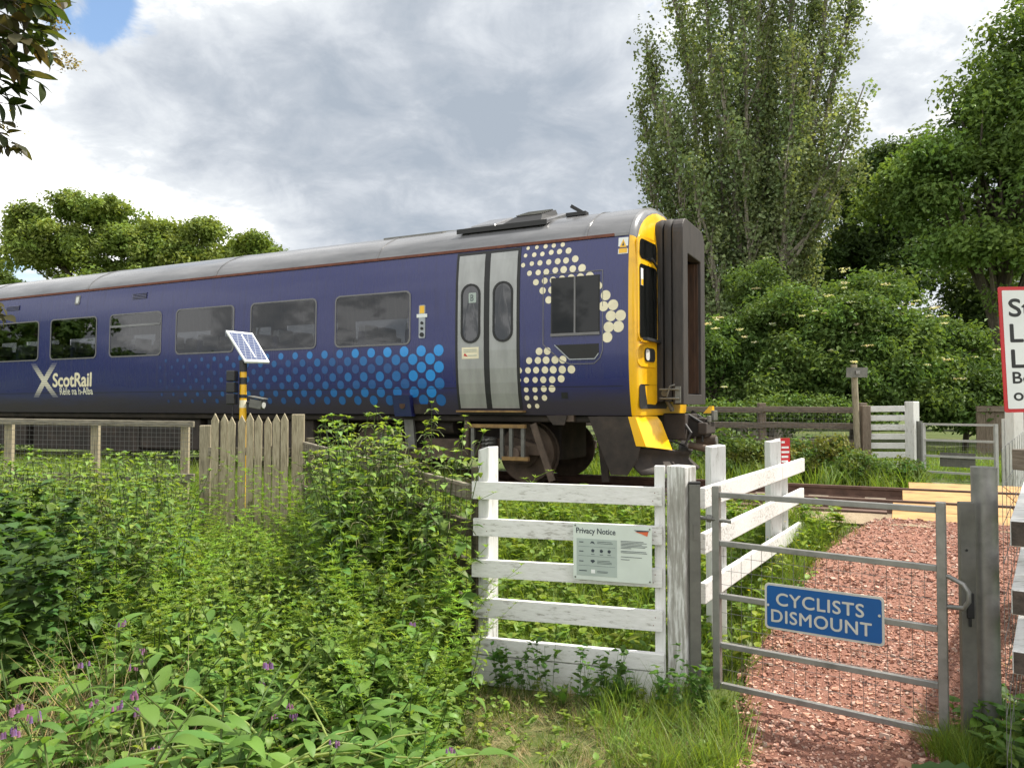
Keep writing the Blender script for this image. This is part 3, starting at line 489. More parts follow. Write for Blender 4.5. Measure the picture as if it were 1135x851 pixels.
    # passenger doors
    def pdoors(sc_):
        def strip_plate(s0, s1, z0, z1, out, name, m, par, th=0.02):
            b = MB(); zs = [z0] + [z for z in zz if z0 < z < z1] + [z1]
            for z in zs: b.v += [side(s0, z, out), side(s1, z, out), side(s0, z, out - th), side(s1, z, out - th)]
            for i in range(len(zs) - 1): a = 4 * i; b.f += [(a, a + 1, a + 5, a + 4), (a + 2, a + 6, a + 7, a + 3), (a, a + 4, a + 6, a + 2), (a + 1, a + 3, a + 7, a + 5)]
            e = 4 * (len(zs) - 1); b.f += [(0, 2, 3, 1), (e, e + 1, e + 3, e + 2)]; b.m = [0] * len(b.f); return b.build(name, m, par, smooth=False)
        fr = strip_plate(sc_ - 0.505, sc_ + 0.505, 1.035, 3.245, 0.006, 'door_surround', 'black', T)
        for a, b_ in ((0.045, 0.462), (-0.462, -0.045)):
            d = strip_plate(sc_ + a, sc_ + b_, 1.05, 3.20, 0.012, 'passenger_door', 'door', T)
            mid = sc_ + (a + b_) / 2; swindow(mid - 0.155, mid + 0.155, 1.955, 2.79, 0.15, 0.028, 'door_window', 'black', 'glass_door', d, 0.014)
            if a > 0:
                splate([(mid - 0.13, 1.74), (mid + 0.14, 1.74), (mid + 0.14, 1.90), (mid - 0.13, 1.90)], 0.0145, 0.003, 'door_notice', 'cream', d)
                b = MB()
                for z in (1.87, 1.845): b.prism([side(mid - 0.10, z, 0.016), side(mid + 0.11, z, 0.016), side(mid + 0.11, z - 0.008, 0.016), side(mid - 0.10, z - 0.008, 0.016)], (0, 0.002, 0))
                b.prism([side(mid - 0.10, 1.79, 0.016), side(mid + 0.04, 1.79, 0.016), side(mid + 0.04, 1.78, 0.016), side(mid - 0.10, 1.78, 0.016)], (0, 0.002, 0)); b.build('notice_lines', 'sign_mid', d)
                b = MB(); b.prism([side(mid + 0.04, 1.77, 0.016), side(mid + 0.11, 1.785, 0.016), side(mid + 0.09, 1.82, 0.016), side(mid + 0.07, 1.80, 0.016)], (0, 0.002, 0)); b.build('notice_mark', 'sign_red', d)
                splate(rrect(mid - 0.09, mid + 0.03, 2.52, 2.66, 0.01), 0.0205, 0.003, 'letter_panel', 'sign_mid', d)
                b = MB(); put_text(b, 'B', 0.1, lambda x, y: side(mid + 0.0 - x, 2.545 + y, 0.0225), fit=0.05, fith=0.09); b.build('door_letter', 'ink', d)
        b = MB(); b.box(sc_ - 0.55, sc_ + 0.50, 1.24, 1.34, 0.995, 1.02); b.build('door_step', 'step', T)
    pdoors(1.955); pdoors(20.2)
    # cab side window in its panel
    b = MB(); O = [(1.10, 2.83), (0.262, 2.83), (0.262, 1.80), (0.30, 1.70), (0.38, 1.63), (0.72, 1.63), (0.84, 1.68), (1.10, 1.90)]; n = len(O)
    for i in range(n): p, q = side(*O[i], 0.003), side(*O[(i + 1) % n], 0.003); b.beam(p, q, 0.008, 0.014, up=(0, 1, 0))
    b.build('cab_window_outline', 'rubber_grey', T)
    O = [(0.985, 2.775), (0.30, 2.775), (0.30, 2.00), (0.985, 2.00)]
    cw = splate(O, 0.008, 0.014, 'cab_window', 'black'); splate([(0.965, 2.755), (0.655, 2.755), (0.655, 2.045), (0.965, 2.045)], 0.010, 0.004, 'pane', 'glass_dark', cw); splate([(0.63, 2.755), (0.32, 2.755), (0.32, 2.045), (0.63, 2.045)], 0.010, 0.004, 'pane', 'glass_dark', cw)
    b = MB(); b.prism([side(0.655, 2.03, 0.009), side(0.632, 2.03, 0.009), side(0.632, 2.77, 0.009), side(0.655, 2.77, 0.009)], (0, 0.012, 0)); b.prism([side(0.985, 2.0, 0.009), side(0.30, 2.0, 0.009), side(0.30, 2.035, 0.009), side(0.985, 2.035, 0.009)], (0, 0.014, 0)); b.build('window_rail', 'rubber_grey', cw)
    P = [(0.93, 1.885), (0.315, 1.885), (0.315, 1.76), (0.37, 1.69), (0.72, 1.69)]
    hr = splate(P, 0.005, 0.01, 'handrail_recess', 'black'); b = MB()
    for p, q in ((P[0], P[4]), (P[4], P[3]), (P[3], P[2])): b.beam(side(*p, 0.006), side(*q, 0.006), 0.012, 0.022, up=(0, 1, 0))
    b.build('recess_rim', 'alu', hr)
    # cream and blue dot patterns
    def disc(mb, s, z, r, out): mb.add([side(s + r * 1.0 * math.cos(t), z + r * math.sin(t), out) for t in [2 * math.pi * k / 18 for k in range(18)]], [tuple(range(18))])
    mb = MB()
    for s, z, r in UPPER_DOTS + LOWER_DOTS:
        if z > 3.2: z, r = 3.222, min(r, 0.03)
        disc(mb, s, z, r * 1.04, 0.0025)
    mb.build('cream_dot_pattern', 'cream', T)
    VV = []; FF = []; CC = []; R = random.Random(5)
    for k in range(7):
        z = 1.877 - 0.1185 * k
        for i in range(22):
            s = 2.738 + (0.147 if k % 2 else 0) + 0.2975 * i; f = i / 21
            if s > 8.6: continue
            rr = 0.083 * (1 - 0.72 * f)
            br = [1.0, 0.55, 0.34, 0.62, 0.42, 0.66, 0.42][k] * (1 - 0.92 * f) * R.uniform(0.7, 1.1)
            if i < 2 and k < 4: br = max(br, 0.9 - 0.1 * i)
            br = min(br, 1); c = np.array((0.0165, 0.022, 0.118)) * (1 - br) + np.array((0.012, 0.27, 0.70)) * br
            b0 = len(VV); ring = [side(s + rr * math.cos(t), z + rr * math.sin(t), 0.0025) for t in [2 * math.pi * j / 16 for j in range(16)]]; ctr = side(s, z, 0.0025); VV += [ctr] + ring; CC += [c] * 17
            FF += [(b0, b0 + 1 + j, b0 + 1 + (j + 1) % 16) for j in range(16)]
    np_mesh('blue_dot_pattern', np.array(VV), np.array(FF), np.array(CC), 'dots', T, smooth=False)
    # lettering
    fn = lambda s0, z0: (lambda x, y: side(s0 - x, z0 + y, 0.003))
    b = MB(); put_text(b, 'ScotRail', 0.3, fn(11.60, 1.455), fit=1.18, fith=0.255, bold=0.011, spacing=0.98, shear=0.12); b.build('operator_lettering', 'cream', T)
    b = MB(); put_text(b, 'R\u00e8ile na h-Alba', 0.12, fn(11.40, 1.30), fit=0.98, fith=0.135, bold=0.003); b.build('gaelic_lettering', 'offwhite', T)
    VV = []; FF = []; CC = []
    for k in range(16):                    # saltire printed as thin stripes that fade into the blue at their ends
        for sg in (1, -1):
            z0 = 1.255 + 0.668 * k / 16; z1 = z0 + 0.668 / 16 * 0.86; zc = 1.57
            def cx(z): return 11.86 + sg * (z - zc) * 0.98
            d = abs((z0 + z1) / 2 - zc) / 0.34; br = max(0.1, 1 - d ** 1.6); c = np.array((0.0165, 0.022, 0.118)) * (1 - br) + np.array((0.70, 0.66, 0.54)) * br; wd = 0.085
            b0 = len(VV); VV += [side(cx(z0) + wd, z0, 0.003 + 0.0006 * (sg > 0)), side(cx(z0) - wd, z0, 0.003 + 0.0006 * (sg > 0)), side(cx(z1) - wd, z1, 0.003 + 0.0006 * (sg > 0)), side(cx(z1) + wd, z1, 0.003 + 0.0006 * (sg > 0))]; FF.append((b0, b0 + 1, b0 + 2, b0 + 3)); CC += [c] * 4
    np_mesh('saltire_emblem', np.array(VV), np.array(FF), np.array(CC), 'dots', T, smooth=False)
    # small fittings on the side
    wl = splate([(0.062, 3.02), (-0.068, 3.02), (-0.068, 3.235), (0.062, 3.235)], 0.004, 0.003, 'warning_label', 'sign_white')
    splate([(0.052, 3.03), (-0.058, 3.03), (-0.058, 3.09), (0.052, 3.09)], 0.006, 0.002, 'warning_text_panel', 'yellow', wl); splate([(0.045, 3.105), (-0.05, 3.105), (-0.003, 3.215)], 0.006, 0.002, 'warning_triangle', 'yellow', wl)
    b = MB(); b.prism([side(0.012, 3.125, 0.007), side(-0.018, 3.125, 0.007), side(-0.006, 3.18, 0.007)], (0, 0.001, 0)); b.build('warning_symbol', 'ink', wl)
    dc = splate(rrect(2.965, 3.075, 2.06, 2.54, 0.02), 0.010, 0.012, 'door_control_panel', 'alu'); splate([(2.98, 2.42), (3.06, 2.42), (3.06, 2.53), (2.98, 2.53)], 0.012, 0.002, 'control_label', 'yellow', dc); splate([(2.93, 2.36), (3.11, 2.36), (3.11, 2.41), (2.93, 2.41)], 0.013, 0.004, 'control_plate', 'sign_white', dc)
    b = MB()
    for z in (2.28, 2.2): b.tube([side(3.02, z, 0.008), side(3.02, z, 0.02)], 0.022, 10)
    b.tube([side(3.02, 2.11, 0.008), side(3.02, 2.11, 0.024)], 0.032, 12); b.build('control_button', 'black', dc)
    for s0, s1, z0, z1 in ((8.95, 9.33, 3.02, 3.13), (12.75, 13.2, 3.02, 3.12), (16.6, 17.0, 3.02, 3.12)):
        v = splate([(s0, z0), (s1, z0), (s1, z1), (s0, z1)], 0.004, 0.004, 'body_vent', 'black'); b = MB()
        for k in range(4): z = z0 + (k + 0.5) * (z1 - z0) / 4; b.prism([side(s0, z, 0.004), side(s1, z, 0.004), side(s1, z + 0.012, 0.004), side(s0, z + 0.012, 0.004)], (0, 0.012, -0.006))
        b.build('vent_slats', 'blue', v)
    ml = splate(rrect(10.84, 10.99, 3.02, 3.20, 0.03), 0.010, 0.012, 'marker_light', 'rubber_grey'); splate(rrect(10.875, 10.955, 3.05, 3.17, 0.02), 0.013, 0.004, 'marker_lens', 'lamp', ml)
    jb = splate([(3.52, 0.93), (3.22, 0.93), (3.22, 1.24), (3.52, 1.24)], 0.09, 0.10, 'jacking_bracket', 'blue'); b = MB(); b.tube([side(3.36, 1.09, 0.089), side(3.36, 1.09, 0.096)], 0.05, 14); b.build('jacking_hole', 'ganglining', jb)
    splate([(3.19, 0.97), (2.94, 0.97), (2.94, 1.11), (3.19, 1.11)], 0.05, 0.06, 'sill_box', 'under'); splate([(0.86, 1.18), (0.77, 1.18), (0.77, 1.26), (0.86, 1.26)], 0.006, 0.01, 'keyhole_cover', 'black')
    b = MB(); b.prism([side(L_ - 0.1, 1.33, 0.001), side(0.0, 1.33, 0.001), side(0.0, 1.338, 0.001), side(L_ - 0.1, 1.338, 0.001)], (0, 0.002, 0)); b.build('body_seam', 'black', T)
    # underframe
    b = MB(); b.box(0.4, L_, -1.15, 1.15, 0.86, 0.955); b.box(5.3, 7.7, -1.05, 1.05, 0.24, 0.86); b.box(7.85, 9.4, -1.0, 1.08, 0.30, 0.86); b.box(9.5, 12.7, -1.05, 1.02, 0.22, 0.86); b.box(12.9, 14.8, -1.0, 1.06, 0.28, 0.86); b.box(14.9, 17.0, -1.0, 1.0, 0.3, 0.86); b.box(1.2, 4.6, -0.5, 0.5, 0.3, 0.86); b.build('underframe', 'under', T, bevel=0.03)
    b = MB(); b.tube([(2.72, 0.86, 0.79), (3.36, 0.86, 0.79)], [0.10, 0.13] if False else 0.13, 16); b.build('air_tank', 'under', T, smooth=True)
    b = MB(); b.beam((3.4, 1.12, 0.93), (3.34, 1.14, 0.45), 0.16, 0.05, up=(0, 1, 0)); b.build('hanger_strut', 'galv_dark', T)
    def bogie(s1, s2):
        fr = MB()
        for y in (1.08, -1.08): 
            fr.prism([(s1 - 0.35, y, 0.52), (s1 + 0.1, y, 0.66), (s1 + 0.5, y, 0.60), ((s1 + s2) / 2 - 0.5, y, 0.46), ((s1 + s2) / 2 + 0.5, y, 0.46), (s2 - 0.5, y, 0.60), (s2 - 0.1, y, 0.66), (s2 + 0.35, y, 0.52), (s2 + 0.35, y, 0.40), (s2 - 0.4, y, 0.42), ((s1 + s2) / 2 + 0.4, y, 0.30), ((s1 + s2) / 2 - 0.4, y, 0.30), (s1 + 0.4, y, 0.42), (s1 - 0.35, y, 0.40)], (0, -0.12 if y > 0 else 0.12, 0))
        fr.box((s1 + s2) / 2 - 0.3, (s1 + s2) / 2 + 0.3, -1.0, 1.0, 0.36, 0.6)
        B = fr.build('bogie', 'bogie', T, bevel=0.01)
        for s in (s1, s2):
            wb = MB()
            for y in (0.75, -0.75):
                wb.tube([(s, y - 0.06, 0.421), (s, y + 0.07, 0.421)], 0.42, 40); wb.tube([(s, y - math.copysign(0.075, y), 0.421), (s, y - math.copysign(0.061, y), 0.421)], 0.45, 40)
            wb.tube([(s, -1.1, 0.421), (s, 1.1, 0.421)], 0.09, 14); wb.tube([(s, 0.83, 0.421), (s, 0.90, 0.421)], 0.2, 20); wb.build('wheelset', 'bogie', B, smooth=True)
            ab = MB(); ab.box(s - 0.17, s + 0.17, 1.085, 1.22, 0.30, 0.54); ab.tube([(s, 1.22, 0.42), (s, 1.26, 0.42)], 0.10, 16); ab.build('axle_box', 'bogie', B, bevel=0.02)
        for s in (s1 + 0.42, s2 - 0.42):
            sp = MB()
            for k in range(6): z = 0.34 + k * 0.052; sp.tube([(s + 0.095 * math.cos(t), 1.16 + 0.095 * math.sin(t), z + 0.006 * t) for t in [2 * math.pi * j / 12 for j in range(13)]], 0.02, 6)
            sp.build('coil_spring', 'galv_dark', B, smooth=True)
        dm = MB(); dm.tube([((s1 + s2) / 2 - 0.55, 1.2, 0.88), ((s1 + s2) / 2 - 0.55, 1.2, 0.40)], 0.045, 10); dm.tube([((s1 + s2) / 2 + 0.85, 1.2, 0.80), ((s1 + s2) / 2 + 0.85, 1.2, 0.34)], 0.045, 10); dm.build('damper', 'bogie', B, smooth=True)
        return B
    bogie(1.60, 4.20); bogie(18.4, 21.0)
    b = MB(); x0, x1 = 1.40, 2.26
    for z in (0.80, 0.36): b.box(x0 if z > .5 else x0 - .05, x1 if z > .5 else 1.75, 1.24, 1.30, z - 0.02, z + 0.03)
    b.build('hanging_step', 'step', T)
    for s in (1.44, 1.62, 1.76, 2.22): b = MB(); b.box(s - 0.025, s + 0.025, 1.245, 1.285, 0.345, 0.80); b.build('step_hanger', 'galv_dark', T)
    b = MB(); b.beam((1.30, 1.24, 0.84), (1.02, 1.24, 0.08), 0.09, 0.03, up=(0, 1, 0)); b.beam((0.98, 1.12, 0.95), (0.72, 1.12, 0.95), 0.15, 0.2, up=(0, 1, 0)); b.build('guard_bracket', 'bogie', T)
    b = MB(); b.prism([(1.10, 1.255, 0.955), (0.80, 1.255, 0.955), (0.84, 1.255, 0.83), (1.0, 1.255, 0.83)], (0, -0.03, 0)); b.build('sill_gusset', 'under', T)
    for y in (0.80, -0.80): b = MB(); b.beam((0.50, y, 0.82), (0.42, y, 0.06), 0.10, 0.05, up=(0, 1, 0)); b.build('lifeguard_iron', 'under', T)
    return T
build_train()

# ---------------------------------------------------------------- fences, gates, signs
def at(px, py, d):            # a point of the place at distance d along the view axis
    p = rad(1.651); dx = (px - 567.5) / 850; dy = -(py - 425.5) / 850
    Y = math.cos(p) - dy * math.sin(p); Z = math.sin(p) + dy * math.cos(p); t = d / Y; return Vector((dx * t, d, EYE + Z * t))
def mesh_panel(mb, p0, p1, z0a, z1a, z0b, z1b, dx, dz, r=0.0016, off=(0, 0, 0)):
    p0, p1 = Vector(p0), Vector(p1); L_ = (p1 - p0).length; n = max(1, int(L_ / dx)); off = Vector(off)
    for i in range(n + 1):
        f = i / n; p = p0.lerp(p1, f); a = Vector((p.x, p.y, z0a + (z0b - z0a) * f)) + off; b = Vector((p.x, p.y, z1a + (z1b - z1a) * f)) + off; mb.tube([a, b], r, 4, caps=False)
    m = max(1, int((z1a - z0a) / dz))
    for j in range(m + 1):
        g = j / m; a = Vector((p0.x, p0.y, z0a + (z1a - z0a) * g)) + off; b = Vector((p1.x, p1.y, z0b + (z1b - z0b) * g)) + off; mb.tube([a, b], r, 4, caps=False)
def single(mb, name, mats, **k): return mb.build(name, mats, None, **k)

# white fence panel that carries the notice
def build_white_panel():
    A, B = Vector((-0.228, 4.76, 0)), Vector((0.872, 4.47, 0)); d = (B - A).normalized(); nrm = Vector((d.y, -d.x, 0))       # towards the camera
    t = thing('white_fence', 'worn white five rail fence panel carrying the pale notice, left of the metal gate', 'fence', ((A.x + B.x) / 2, (A.y + B.y) / 2, -0.06))
    for i, (za, zb, h) in enumerate(((1.105, 1.098, 0.105), (0.88, 0.874, 0.105), (0.63, 0.63, 0.105), (0.392, 0.385, 0.115))):
        mb = MB(); a, b = A + nrm * 0.018, B + nrm * 0.018; w_ = 0.008 * (i % 2); mb.beam((a.x - 0.01 + w_, a.y, za), (b.x, b.y, zb), 0.034, h)
        for u, dz in ((0.06, 0.02), (0.075, -0.022), (0.965, 0.02), (0.955, -0.025)):
            q = a.lerp(b, u) + nrm * 0.0172; q.z = za + (zb - za) * u + dz; mb.tube([q, q + nrm * 0.0006], 0.0032, 7, mi=1)
        mb.build('rail', ['white_h', 'rust'], t)
    mb = MB(); a, b = A + nrm * 0.024, B + nrm * 0.024; mb.beam((a.x - 0.01, a.y, 0.165), (b.x + 0.01, b.y, 0.15), 0.045, 0.10); mb.build('gravel_board', 'white_h', t, bevel=0.005)
    mb = MB(); a, b = A + nrm * 0.020, B + nrm * 0.020; mb.beam((a.x - 0.01, a.y, 0.02), (b.x + 0.01, b.y, 0.005), 0.04, 0.18); mb.build('gravel_board', 'white_h', t, bevel=0.005)
    ang = math.atan2(d.y, d.x)
    p = A + d * 0.07 - nrm * 0.05; mb = MB(); mb.post(p.x, p.y, -0.10, 1.36, 0.09, 0.09, ang - 0.5, 0.012); mb.build('post', 'white_v', t, bevel=0.006)
    p = B - d * 0.015 - nrm * 0.03; mb = MB(); mb.post(p.x, p.y, -0.10, 1.272, 0.06, 0.05, ang); mb.build('post', 'white_v', t, bevel=0.005)
    p = Vector((0.985, 4.475, 0)); mb = MB(); mb.post(p.x, p.y, -0.12, 1.275, 0.125, 0.125, rad(45)); mb.build('gatepost', 'white_worn', t, bevel=0.008)
    # notice
    na = Vector((at(636, 580, 4.52).x, 0, 0)); 
    c0, c1 = at(635.5, 579, 4.52), at(722.5, 584, 4.41)
    t2 = thing('privacy_notice', 'white privacy notice, shade put into its colour, screwed to the white fence panel', 'notice', tuple(c0))
    W = (Vector((c1.x, c1.y, 0)) - Vector((c0.x, c0.y, 0))).length; H = 0.325; dd = (Vector((c1.x, c1.y, 0)) - Vector((c0.x, c0.y, 0))).normalized(); nn = Vector((dd.y, -dd.x, 0)); ztop = c0.z
    def F(x, y, o=0.0): v = c0 + dd * x + nn * (0.004 + o); return (v.x, v.y, ztop - H + y + (c1.z - c0.z) * x / W)
    mb = MB(); mb.prism([F(x, y, 0) for x, y in rrect(0, W, 0, H, 0.008)], tuple(nn * -0.006)); mb.build('notice_board', 'sign_pale', t2)
    mb = MB(); mb.prism([F(x, y, 0.001) for x, y in ((0.02, 0.025), (0.255, 0.025), (0.255, 0.238), (0.02, 0.238))], tuple(nn * 0.0006)); mb.build('notice_panel', 'sign_mid', t2)
    mb = MB(); put_text(mb, 'Privacy Notice', 0.05, lambda x, y: F(0.018 + x, 0.258 + y, 0.0015), fit=0.228, fith=0.042, bold=0.0007)
    R = random.Random(3)
    for y in (0.192, 0.138, 0.082): mb.prism([F(0.03, y, .002), F(0.245, y, .002), F(0.245, y + 0.0012, .002), F(0.03, y + 0.0012, .002)], tuple(nn * 0.0003))
    def line(x, y, w_, h=0.0035): mb.prism([F(x, y, .0022), F(x + w_, y, .0022), F(x + w_, y + h, .0022), F(x, y + h, .0022)], tuple(nn * 0.0003))
    for y in (0.215, 0.162, 0.105, 0.05): line(0.035, y, 0.025 if y > 0.06 else 0.045, 0.005)
    for y in (0.222, 0.213): line(0.14, y, R.uniform(0.08, 0.10), 0.0025)
    for y in (0.113, 0.105, 0.097, 0.052, 0.045): line(0.14, y, R.uniform(0.06, 0.10), 0.0025)
    for x in (0.105, 0.155, 0.20): line(x, 0.148, 0.02, 0.003); mb.prism([F(x + 0.01 + 0.011 * math.cos(k), 0.17 + 0.011 * math.sin(k), .0022) for k in (0.3, 1.5, 2.6, 3.9, 5.2)], tuple(nn * 0.0003))
    mb.prism([F(x, y, .0022) for x, y in ((0.098, 0.21), (0.108, 0.225), (0.12, 0.222), (0.128, 0.208), (0.118, 0.212), (0.11, 0.215))], tuple(nn * 0.0003))
    mb.prism([F(x, y, .0022) for x, y in ((0.10, 0.112), (0.108, 0.118), (0.122, 0.118), (0.128, 0.11), (0.114, 0.098))], tuple(nn * 0.0003))
    for y, w_ in ((0.235, .13), (0.227, .148), (0.219, .12), (0.211, .15), (0.203, .14), (0.195, .06), (0.178, .145), (0.17, .15), (0.145, .12), (0.13, .05)): line(0.277, y, w_, 0.0028)
    mb.build('notice_text', 'ink', t2)
    mb = MB(); mb.prism([F(x, y, .0022) for x, y in ((0.36, 0.293), (0.435, 0.299), (0.428, 0.27), (0.395, 0.283))], tuple(nn * 0.0003)); mb.build('notice_emblem', 'orange', t2)
    mb = MB(); mb.prism([F(x, y, .0026) for x, y in ((0.352, 0.303), (0.440, 0.303), (0.435, 0.297), (0.375, 0.293))], tuple(nn * 0.0003)); mb.build('emblem_band', 'ink', t2)
    mb = MB(); mb.prism([F(x, y, .0026) for x, y in ((0.105, 0.04), (0.128, 0.04), (0.128, 0.062), (0.105, 0.062))], tuple(nn * 0.0003)); mb.build('notice_icon', 'sign_white', t2)
    for x, y in ((0.012, H - 0.013), (W - 0.012, H - 0.013), (0.012, 0.013), (W - 0.012, 0.013)):
        mb = MB(); p = Vector(F(x, y, 0)); mb.tube([p, p + nn * 0.004], 0.005, 8); mb.build('screw', 'galv_dark', t2)
build_white_panel()

# galvanised gate
GL, GR_ = Vector((1.168, 4.40, 0)), Vector((2.085, 3.745, 0))
def build_gate():
    d = (GR_ - GL).normalized(); nn = Vector((d.y, -d.x, 0)); W = (GR_ - GL).length
    t = thing('metal_gate', 'galvanised tubular metal gate with wire mesh infill closing the gravel path', 'gate', (GL.x, GL.y, -0.06))
    def bar(za, zb, a=0.0, b=None, hh=0.03, mm='galv'):
        b = W if b is None else b; mb = MB(); p, q = GL + d * a, GL + d * b; mb.beam((p.x, p.y, za), (q.x, q.y, zb), 0.03, hh); return mb
    for p, z0, z1 in ((GL, 0.02, 1.165), (GR_, 0.015, 1.155)):
        mb = MB(); mb.post(p.x, p.y, z0, z1, 0.042, 0.042, math.atan2(d.y, d.x)); mb.build('stile', 'galv', t, bevel=0.004)
    for za, zb in ((1.115, 1.115), (0.842, 0.832), (0.545, 0.54), (0.27, 0.268), (0.045, 0.042)):
        bar(za, zb, 0.021, W - 0.021).build('bar', 'galv', t, bevel=0.003)
    mb = MB(); mesh_panel(mb, GL + d * 0.02, GR_ - d * 0.02, 0.05, 0.845, 0.05, 0.835, 0.057, 0.075, 0.0013, nn * -0.017); mb.build('wire_mesh', 'wire', t)
    mb = MB(); p = GR_; hz = ((0.79, 0.70)); mb.tube([(p.x, p.y, 0.80), tuple(p + d * 0.03 + Vector((0, 0, 0.80)) + nn * 0.01), tuple(p + d * 0.095 + Vector((0, 0, 0.775)) + nn * 0.04), tuple(p + d * 0.115 + Vector((0, 0, 0.745)) + nn * 0.05), tuple(p + d * 0.115 + Vector((0, 0, 0.70)) + nn * 0.05), tuple(p + d * 0.095 + Vector((0, 0, 0.665)) + nn * 0.04), tuple(p + d * 0.03 + Vector((0, 0, 0.655)) + nn * 0.01), (p.x, p.y, 0.655)], 0.0115, 10); mb.build('handle', 'galv', t, smooth=True)
    mb = MB(); mb.tube([(GL.x - 0.11, GL.y + 0.02, 0.985), (GL.x + 0.075, GL.y - 0.03, 0.965)], 0.011, 8); mb.tube([(GL.x - 0.055, GL.y + 0.005, 0.98), (GL.x - 0.03, GL.y + 0.0, 0.978)], 0.022, 8); mb.build('hinge', 'galv_dark', t, smooth=True)
    # hinge post and closing posts
    mb = MB(); p = Vector((1.045, 4.41)); mb.post(p.x, p.y, -0.10, 1.175, 0.062, 0.062, rad(-10)); 
    hp = thing('hinge_post', 'square steel hinge post beside the weathered white gatepost', 'post', (1.045, 4.41, -0.06)); mb.build('post', 'galv_dark', hp, bevel=0.004)
    mb = MB(); mb.post(p.x, p.y, 1.1755, 1.188, 0.066, 0.066, rad(-10)); mb.build('cap', 'plastic_black', hp, bevel=0.003)
    mb = MB(); mb.box(1.03, 1.055, 4.3745, 4.378, 0.86, 0.95); mb.build('plate', 'galv_dark', hp)
    lp = thing('latch_post', 'flat steel latch post standing against the round steel post', 'post', (2.207, 3.73, -0.08)); mb = MB(); mb.post(2.207, 3.745, -0.12, 1.155, 0.066, 0.04, rad(-10)); mb.build('post', 'galv_dark', lp, bevel=0.003)
    mb = MB(); mb.box(2.19, 2.223, 3.713, 3.725, 0.60, 0.72); mb.box(2.197, 2.211, 3.716, 3.723, 0.56, 0.60); mb.build('latch', 'black', lp, bevel=0.004)
    mb = MB(); mb.tube([(2.195, 3.7245, 0.925), (2.195, 3.722, 0.925)], 0.006, 8); mb.build('bolt_hole', 'black', lp)
    tp = thing('round_post', 'thick round galvanised post at the right end of the gate', 'post', (2.325, 3.79, -0.1)); mb = MB(); mb.tube([(2.325, 3.79, -0.15), (2.325, 3.79, 1.315)], 0.0575, 32); mb.build('tube', 'galv', tp, smooth=True)
    mb = MB(); mb.tube([(2.325, 3.79, 1.3155), (2.325, 3.79, 1.321)], 0.0585, 32); mb.build('cap', 'galv', tp)
    # sign on the gate
    a0, a1 = 0.245, 0.845
    c0, c1 = at(847.5, 645, 4.205), at(980, 662, 3.87); zb0 = 0.0
    s = thing('cyclists_sign', 'blue rectangular sign with grey lettering hung on the metal gate', 'sign', tuple(c0)); e = (Vector((c1.x, c1.y, 0)) - Vector((c0.x, c0.y, 0))); Ws = e.length; e.normalize(); f = Vector((e.y, -e.x, 0)); H = 0.245
    def F(x, y, o=0.0): v = c0 + e * x + f * o; return (v.x, v.y, c0.z - H + y + (c1.z - c0.z) * x / Ws)
    mb = MB(); mb.prism([F(x, y, 0.0) for x, y in rrect(0, Ws, 0, H, 0.022)], tuple(f * -0.004)); mb.build('sign_plate', 'sign_grey', s)
    mb = MB(); mb.prism([F(x, y, 0.001) for x, y in rrect(0.012, Ws - 0.012, 0.012, H - 0.012, 0.014)], tuple(f * 0.0008)); mb.build('sign_face', 'sign_blue', s)
    mb = MB(); k = Ws / 0.905
    put_text(mb, 'CYCLISTS', 0.1, lambda x, y: F(Ws * 0.105 + x, H * 0.535 + y, 0.0025), fit=Ws * 0.735, fith=H * 0.27, bold=0.0016, spacing=1.08)
    put_text(mb, 'DISMOUNT', 0.1, lambda x, y: F(Ws * 0.06 + x, H * 0.165 + y, 0.0025), fit=Ws * 0.84, fith=H * 0.27, bold=0.0016, spacing=1.08); mb.build('lettering', 'sign_grey', s)
    for x, y in ((0.018, H * 0.52), (Ws - 0.022, H * 0.62)):
        mb = MB(); p = Vector(F(x, y, 0.0018)); mb.tube([p, p + f * 0.004], 0.007, 8); mb.build('rivet', 'sign_grey', s)
build_gate()

